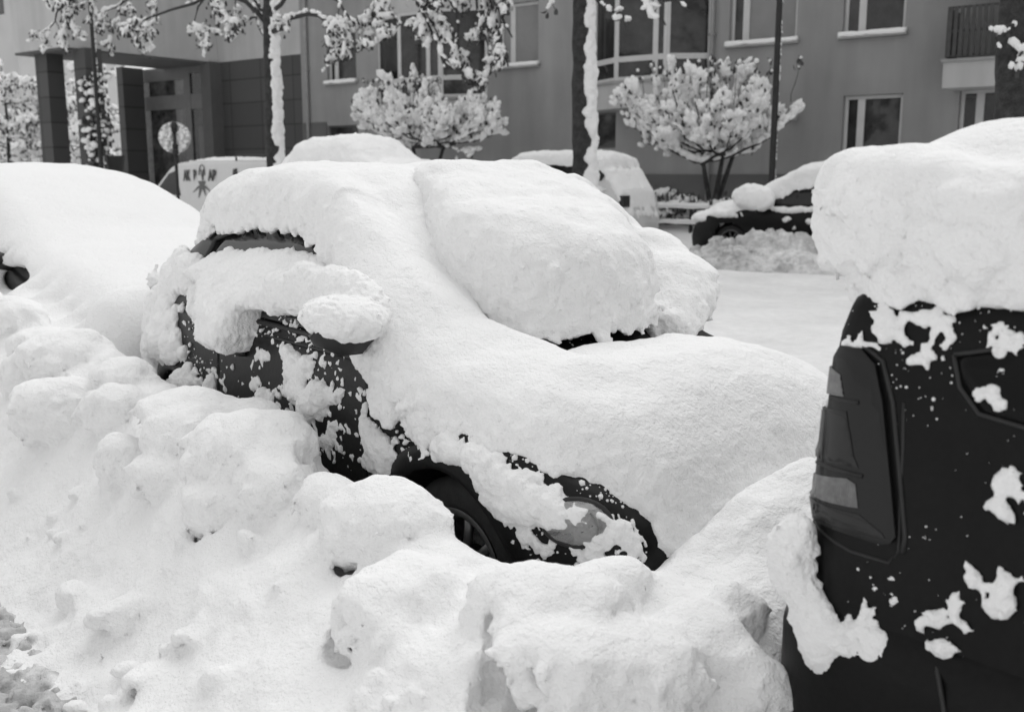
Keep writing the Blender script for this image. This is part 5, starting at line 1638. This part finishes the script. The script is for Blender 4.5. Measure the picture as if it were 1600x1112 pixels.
# dark car facing left behind the ploughed heap
DT = interp([(-4.2, .5), (-4.15, .95), (-3.8, 1.25), (-3.3, 1.42), (-2.4, 1.45), (-2.0, 1.38), (-1.35, 1.02), (-1.2, .96), (-.4, .84), (-.08, .66), (0, .45)])
def dark_extra(v, b_):
    for c, r_ in (((-1.45, .98, 1.07), (.27, .2, .21)), ((-1.22, .82, 1.10), (.36, .3, .24)), ((-1.9, .86, .90), (.35, .07, .06)), ((-2.5, .86, .92), (.4, .07, .06)),
                  ((-.25, .6, .72), (.28, .26, .12)), ((-.75, .76, .80), (.35, .16, .10)), ((-1.9, .89, .74), (.09, .05, .05)), ((-2.3, .89, .72), (.07, .05, .06)), ((-2.6, .89, .55), (.12, .06, .04)), ((-2.05, .9, .60), (.05, .04, .06))):
        v.ell(c, r_, k=.05)
dc, db = far_car('dark car facing left, snow ball on its mirror, behind the ploughed heap', 'parked_car', 1108, 17.75, 4.2, DT, cW(.86, 4.2), [.30, .16], [[(-4.1, -.75), (-4.1, .75), (-2.2, .80), (-1.35, .78), (-1.2, -.8)], [(-1.4, -.8), (-1.4, .8), (-.5, .76), (-.05, .5), (-.05, -.5)]],
        .92, wheels=[(-.82, .31, .31), (-3.3, .31, .31)], wins=[('side_window', [(-1.5, .98), (-2.05, 1.30), (-2.5, 1.36), (-3.3, 1.34), (-3.6, 1.1), (-3.4, .97)], GLASS)], extra=dark_extra, zoff=.07)
V, F = ICO2[0]
q = MB(); q.add(np.array(V) * [.09, .13, .09] + [-1.45, .98, .93], F); q.build('wing_mirror', TRIM, dc, True)
# white car with its tail to the right
ST = interp([(-4.4, .5), (-4.36, .95), (-4.2, 1.15), (-3.85, 1.62), (-3.6, 1.70), (-1.9, 1.72), (-1.6, 1.66), (-1.0, 1.15), (-.85, 1.05), (-.1, .85), (0, .5)])
wc, wb = far_car('white estate car with snow on roof, tail to the right, behind the street tree', 'parked_car', 735, 17.9, 4.4, ST, cW(.88, 4.4), [.17, .12, .13], [[(-3.9, -.72), (-3.95, .72), (-1.7, .74), (-1.5, -.7)], [(-1.6, -.75), (-1.6, .7), (-.1, .7), (-.1, -.7)], [(-4.42, -.6), (-4.42, .74), (-3.95, .72), (-3.95, -.7)]],
        1.08, paint=WHITEP, wheels=[(-.85, .33, .33), (-3.5, .33, .33)], wins=[('side_window', [(-1.3, 1.13), (-1.75, 1.50), (-2.1, 1.58), (-2.5, 1.60), (-2.5, 1.14)], GLASS), ('side_window', [(-2.6, 1.24), (-2.6, 1.60), (-3.55, 1.58), (-3.95, 1.42), (-3.9, 1.28), (-3.2, 1.22)], GLASS)],
        zoff=.16, extra=lambda v, b_: [v.ell((x, .86, z), (.30, .06, .09), k=.05) for x, z in ((-1.6, 1.14), (-2.1, 1.12), (-2.7, 1.13), (-3.3, 1.12), (-3.75, 1.12))])
q = MB(); q.box(-4.40, -4.30, .50, .74, .78, 1.0); q.build('tail_light', TRIM, wc)
# tall car with a dome of snow, second row
MT = interp([(-4.0, .6), (-3.95, 1.1), (-3.7, 1.45), (-3.3, 1.62), (-2.2, 1.66), (-1.6, 1.58), (-1.0, 1.25), (-.8, 1.12), (-.1, .9), (0, .5)])
def dome(X, Y): return .20 + .27 * np.exp(-((X + 2.75) / .85) ** 4 - (Y / .75) ** 4)
mc_, mb_ = far_car('tall car under a dome of snow, beyond the hatchback roof', 'parked_car', 780, 10.6, 4.0, MT, cW(.84, 4.0), [dome, .2], [[(-3.85, -.72), (-3.85, .72), (-1.75, .72), (-1.75, -.72)], [(-1.9, -.7), (-1.9, .72), (-.1, .6), (-.1, -.6)]],
        1.02, paint=PAINT2, flip=False, r=.3, wheels=[(-.8, .31, .31), (-3.2, .31, .31)], wins=[('side_window', [(-1.1, 1.08), (-1.6, 1.42), (-3.2, 1.5), (-3.5, 1.1)], GLASS)])
# white panel van with the firm's lettering
VN = 16.4
VA = FAR.on_y(238, 270, VN - .94)[0] - 1.05
VT = interp([(-5.7, .4), (-5.67, 1.2), (-5.6, 1.82), (-5.4, 1.89), (-2.8, 1.91), (-2.1, 1.88), (-1.75, 1.76), (-1.05, 1.22), (-.85, 1.12), (-.15, .92), (0, .6)])
vn, vb = far_car('white delivery van with dark lettering and arch emblem, facing left', 'delivery_van', 222, VN, 5.7, VT, lambda s: .94 * (1 - .2 * max(0, (s + .7) / .7) ** 3) * (1 - .06 * max(0, (-5.25 - s) / .45) ** 3), [.06], [[(-5.55, -.74), (-5.55, .74), (-2.2, .74), (-2.1, -.74)]],
        1.76, paint=WHITEP, wheels=[(-.9, .34, .34), (-3.45, .34, .34)], r=.08, edge=.01, cat='van', group=None, lean=.16, a0=VA, prof=lambda z: 1 - .035 * (np.clip(z - .7, 0, 2) / 1.1) ** 2 - .08 * (np.clip(.6 - z, 0, 1) / .4) ** 2,
        wins=[('side_window', [(-1.12, 1.10), (-1.72, 1.58), (-1.98, 1.64), (-2.08, 1.4), (-2.18, 1.05)], GLASS), ('rear_window', [(-4.16, 1.12), (-4.22, 1.68), (-4.36, 1.70), (-4.42, 1.12)], GLASS)])
INK = mat('lettering_ink', .05, .6)
for y in (.72, -.72):
    q = MB(); q.tube([(-4.1, y, 1.88), (-4.1, y, 2.0), (-5.3, y, 2.0), (-5.3, y, 1.88)], .025, 6); q.build('roof_rail', TRIM, vn, True)
q = MB(); q.tube([(-1.9, .935, .62), (-2.5, .945, .64), (-3.0, .93, .62)], .02, 6); q.build('side_moulding', TRIM, vn, True)
def flank_y(x, z):
    h = vb.ray_cast(Vector((x, -4, z)), Vector((0, 1, 0)))
    return -h[0].y if h[0] else .93
def lettering(txt, x0, zc, h, wd, parent):
    cu = bpy.data.curves.new('lettering', 'FONT'); cu.body = txt; cu.size = 1.0; cu.offset = .045; cu.extrude = .004
    tmp = bpy.data.objects.new('lettering', cu); COL.objects.link(tmp)
    dg = bpy.context.evaluated_depsgraph_get(); dg.update()
    me = bpy.data.meshes.new_from_object(tmp.evaluated_get(dg))
    bpy.data.objects.remove(tmp)
    co = np.array([v.co[:] for v in me.vertices]); mn, mx = co.min(0), co.max(0)
    u = (co - mn) / np.maximum(mx - mn, 1e-6)
    X = x0 - u[:, 0] * wd; Z = zc - h / 2 + u[:, 1] * h
    Y = max(flank_y(float(x), float(z)) for x, z in zip(X, Z)) + .012 + .004 * u[:, 2]
    me.vertices.foreach_set('co', np.stack([X, Y, Z], -1).astype(np.float32).ravel())
    me.materials.clear(); me.materials.append(INK); me.update()
    o = bpy.data.objects.new('lettering', me); COL.objects.link(o); o.parent = parent
    return o
def onvan(px, py):
    p = FAR.on_y(px, py, VN - .94)
    return -(p[0] - VA), p[2]
xa, zc = onvan(286, 274); xb, _ = onvan(338, 272)
tot = xa - xb; hh = onvan(310, 264)[1] - onvan(310, 282)[1]
lettering('AK', xa, zc, hh, tot * .22, vn); lettering('B', xa - tot * .315, zc, hh, tot * .10, vn); lettering('V', xa - tot * .53, zc, hh, tot * .11, vn); lettering('AB', xa - tot * .74, zc, hh, tot * .26, vn)
em = MB()
def eflat(poly):
    yy = max(flank_y(xa - tot * u, zc + hh * v_) for u, v_ in poly) + .010
    V = [(xa - tot * u, yy, zc + hh * v_) for u, v_ in poly]
    em.add(V, [tuple(range(len(V)))[::-1]])
# arch over the middle letters, trunk and roots below
for k in range(10):
    a0, a1 = math.pi * k / 10, math.pi * (k + 1) / 10
    f_ = lambda a, s_: (.56 - .10 * s_ * math.cos(a), .0 + (1.0 if 1 else 0) * (.95 * math.sin(a) ** .7) * (.75 + .25 * s_))
    eflat([f_(a0, 1.0), f_(a1, 1.0), f_(a1, .62), f_(a0, .62)])
EMB = mat('emblem_ink', .12, .6)
em.build('emblem', EMB, vn); em = MB()
eflat([(.44, -.5), (.68, -.5), (.62, -.95), (.50, -.95)])
for u0, u1, v1 in ((.50, .28, -1.5), (.54, .45, -1.95), (.58, .66, -1.75), (.62, .82, -1.45)):
    eflat([(u0 - .05, -.9), (u0 + .06, -.9), (u1 + .01, v1), (u1 - .01, v1)])
em.build('emblem_roots', EMB, vn)
# three more far things: the ploughed heap, the railing, its hedge
pv = Vol((-2.6, -1.1, -.1), (2.4, 1.2, 1.1), .028)
X, Y = np.meshgrid(pv.ax[0], pv.ax[1], indexing='ij')
prof = np.interp(X, [-2.5, -2.0, -1.3, -.6, -.1, .4, 1.0, 1.6, 2.3], [.0, .12, .25, .48, .66, .52, .40, .25, .2])
prof = prof * np.interp(Y, [-1.0, -.75, -.3, .1, .6, 1.1], [0, .32, .72, 1.0, .9, .3])
prof = prof + (.16 * np.abs(n2(X, Y, 1.7, 3, 3)) + .10 * n2(X, Y, 4.0, 5, 3)) * np.clip(prof * 3, .2, 1)
pv.a[:] = np.clip((pv.ax[2][None, None] - prof[:, :, None]) * .7, -.15, .15).astype(np.float32)
for k in range(60):
    x, y = rng.uniform(-2.2, 2.0), rng.uniform(-.9, .5)
    i, j = int((x - pv.lo[0]) / .028), int((y - pv.lo[1]) / .028)
    s_ = rng.uniform(.04, .14); pv.ell((x, y, prof[i, j]), (s_ * 1.3, s_, s_ * .8), rotmats(1, rng)[0], k=.03)
pv.rough(.05, 5, 'billow', 3)
hp = pv.mesh('ploughed_heap', DIRTY, None, .02, .006, 14)
hc_ = tw(1205, 400, 16.4); FAR.place(hp, (hc_[0], 16.4, -.02))
tag(hp, 'dirty ploughed heap of snow at the far kerb', kind='stuff')

fn = empty('low_fence', FAR, tuple([tw(1080, 330, 20.2)[0], 20.2, .3]), 'low two rail fence capped with snow between the white and the dark car', 'fence')
q = MB(); z1 = tw(1080, 324, 20.2)[2] - .3; z2 = tw(1080, 349, 20.2)[2] - .3
q.box(-4, 4, -.03, .03, z1 - .06, z1); q.box(-4, 4, -.028, .028, z2 - .05, z2); q.build('rail', TRIM, fn)
for k in range(-2, 3):
    q = MB(); q.box(k * 1.7 - .03, k * 1.7 + .03, -.034, .034, -.5, z1 + .012); q.build('post', TRIM, fn)
for z_, r_ in ((z1, .07), (z2, .06)):
    P = np.stack([np.linspace(-4, 4, 60), np.zeros(60), np.full(60, z_ + .03)], -1); P[:, 2] += .02 * fbm(P * 3)
    V, F = tube_vf(P, r_ * (1 + .3 * fbm(P * 5)), 8); npmesh('rail_snow', V, F, SNOWF, fn)
for k, (px, py, w_, h_) in enumerate([(1040, 308, 1.0, .55), (1075, 316, .9, .4), (1012, 312, .7, .35), (1130, 330, 1.0, .35)]):
    rg = np.random.default_rng(60 + k)
    p = tw(px, py, 20.9); p[2] = .62
    rt = empty('snowy_bush', FAR, tuple(p), ['rounded low bush heaped with snow just right of the white car', 'low snowy bush between the fence and the shrub stems', 'small snowy bush half hidden by the white car tail', 'snowy bush behind the fence left of the dark car'][k], 'bush', 'low bushes behind the fence')
    n_ = 90
    C = np.stack([rg.normal(0, w_ * .33, n_), rg.normal(0, .25, n_), np.zeros(n_)], -1)
    C[:, 2] = h_ * np.exp(-(C[:, 0] / (w_ * .45)) ** 2) * rg.uniform(.5, 1.0, n_)
    blobs('snow', C, np.stack([rg.uniform(.08, .2, n_), rg.uniform(.08, .2, n_), rg.uniform(.06, .12, n_)], -1), SNOWF, rt, None, k, 2)
    e = C.repeat(4, 0) + rg.normal(0, .10, (n_ * 4, 3)) - [0, .08, .05]
    leaves('foliage', e, rg.uniform(.08, .16, len(e)), LEAF, rt, k)

# lamp posts, sign, bin
IRON = mat('dark_iron', .022, .5, metal=.3, var=[(10, .7, 1.3)])
def lamp_post(label, px, n, r_):
    p = tw(px, 278, n); p[2] = float(ground_h(n)) - .05
    rt = empty('lamp_post', FAR, tuple(p), label, 'lamp post', 'lamp posts along the street')
    q = MB(); q.tube([(0, 0, 0), (0, 0, .9), (0, 0, 1.0), (0, 0, 3.5), (0, 0, 6.6)], [r_ * 1.5, r_ * 1.5, r_ * 1.05, r_, r_ * .85], 14); q.build('pole', IRON, rt, True)
    q = MB(); q.tube([(0, 0, 6.5), (0, -.3, 6.9), (0, -.9, 7.0)], [r_ * .8, r_ * .7, r_ * .6], 10); q.build('arm', IRON, rt, True)
    q = MB(); q.lathe([(.0, .1), (.16, .08), (.2, 0), (.18, -.05), (0, -.06)], (0, -1.0, 7.0), 'z', 18); q.build('lamp_head', IRON, rt, True)
    rg = np.random.default_rng(int(px)); zz = np.arange(.3, 6.4, .06); kk = rg.random(len(zz)) < .55
    C = np.stack([RIGHT[0] * r_ * .9 + 0 * zz, RIGHT[1] * r_ * .9 + 0 * zz, zz], -1)[kk]
    blobs('pole_snow', C, np.stack([rg.uniform(.012, .03, len(C))] * 2 + [rg.uniform(.03, .07, len(C))], -1), SNOWF, rt, None, 3, 1)
lamp_post('dark lamp post in front of the grey facade, right of the rounded shrub', 1206, 19.9, .062)
lamp_post('slender dark lamp post in front of the slate pillars', 160, 17.0, .07)
p = tw(273, 215, 12.6)
sg = empty('round_sign', FAR, (p[0], 12.6, 0), 'round traffic sign seen from behind, frosted with snow, on a thin post', 'traffic sign')
sg.rotation_euler = (0, 0, R(18))
zc_ = p[2]
q = MB(); q.tube([(0, 0, -.05), (0, 0, zc_ + .26)], .034, 10); q.build('post', IRON, sg, True)
q = MB(); q.lathe([(0, .055), (.30, .055), (.312, .045), (.312, .08), (0, .08)], (0, 0, zc_), 'y', 40)
GREYM = mat('sign_back', .6, .5, metal=.2, var=[(9, .35, 1.35), (30, .7, 1.2)])
q.build('disc', GREYM, sg, True)
q = MB()
for dz in (-.17, .14):
    q.box(-.055, .055, -.05, .05, zc_ + dz - .035, zc_ + dz + .035)
q.lathe([(.0, -.05), (.06, -.04), (.07, .03), (.04, .09), (0, .1)], (0, -.02, zc_ + .21), 'z', 10); q.lathe([(.0, -.09), (.07, -.05), (.05, .04), (0, .07)], (0, -.03, zc_ - .26), 'z', 10)
q.build('clamp', IRON, sg, True)
rg = np.random.default_rng(77)
a_ = rg.uniform(0, 6.28, 90); q_ = .29 * np.sqrt(rg.uniform(.1, 1, 90))
blobs('sign_snow', np.stack([q_ * np.cos(a_), np.full(90, .045), zc_ + q_ * np.sin(a_)], -1), np.stack([rg.uniform(.015, .05, 90), np.full(90, .012), rg.uniform(.015, .05, 90)], -1), SNOWF, sg, rotmats(90, rg, True) * 0 + np.eye(3), 2, 1)
p = tw(180, 250, 17.4)
bn = empty('litter_bin', FAR, (p[0], 17.4, 0), 'small dark litter bin beside the slender lamp post', 'bin')
q = MB(); zb_ = p[2]; q.lathe([(0, zb_ - .55), (.2, zb_ - .55), (.27, zb_ + .1), (.29, zb_ + .12), (.25, zb_ + .12), (.22, zb_ + .0), (0, zb_)], (0, 0, 0), 'z', 18); q.build('bucket', TRIM, bn, True)
q = MB(); q.tube([(0, 0, 0), (0, 0, zb_ - .5)], .05, 10); q.build('post', IRON, bn, True)
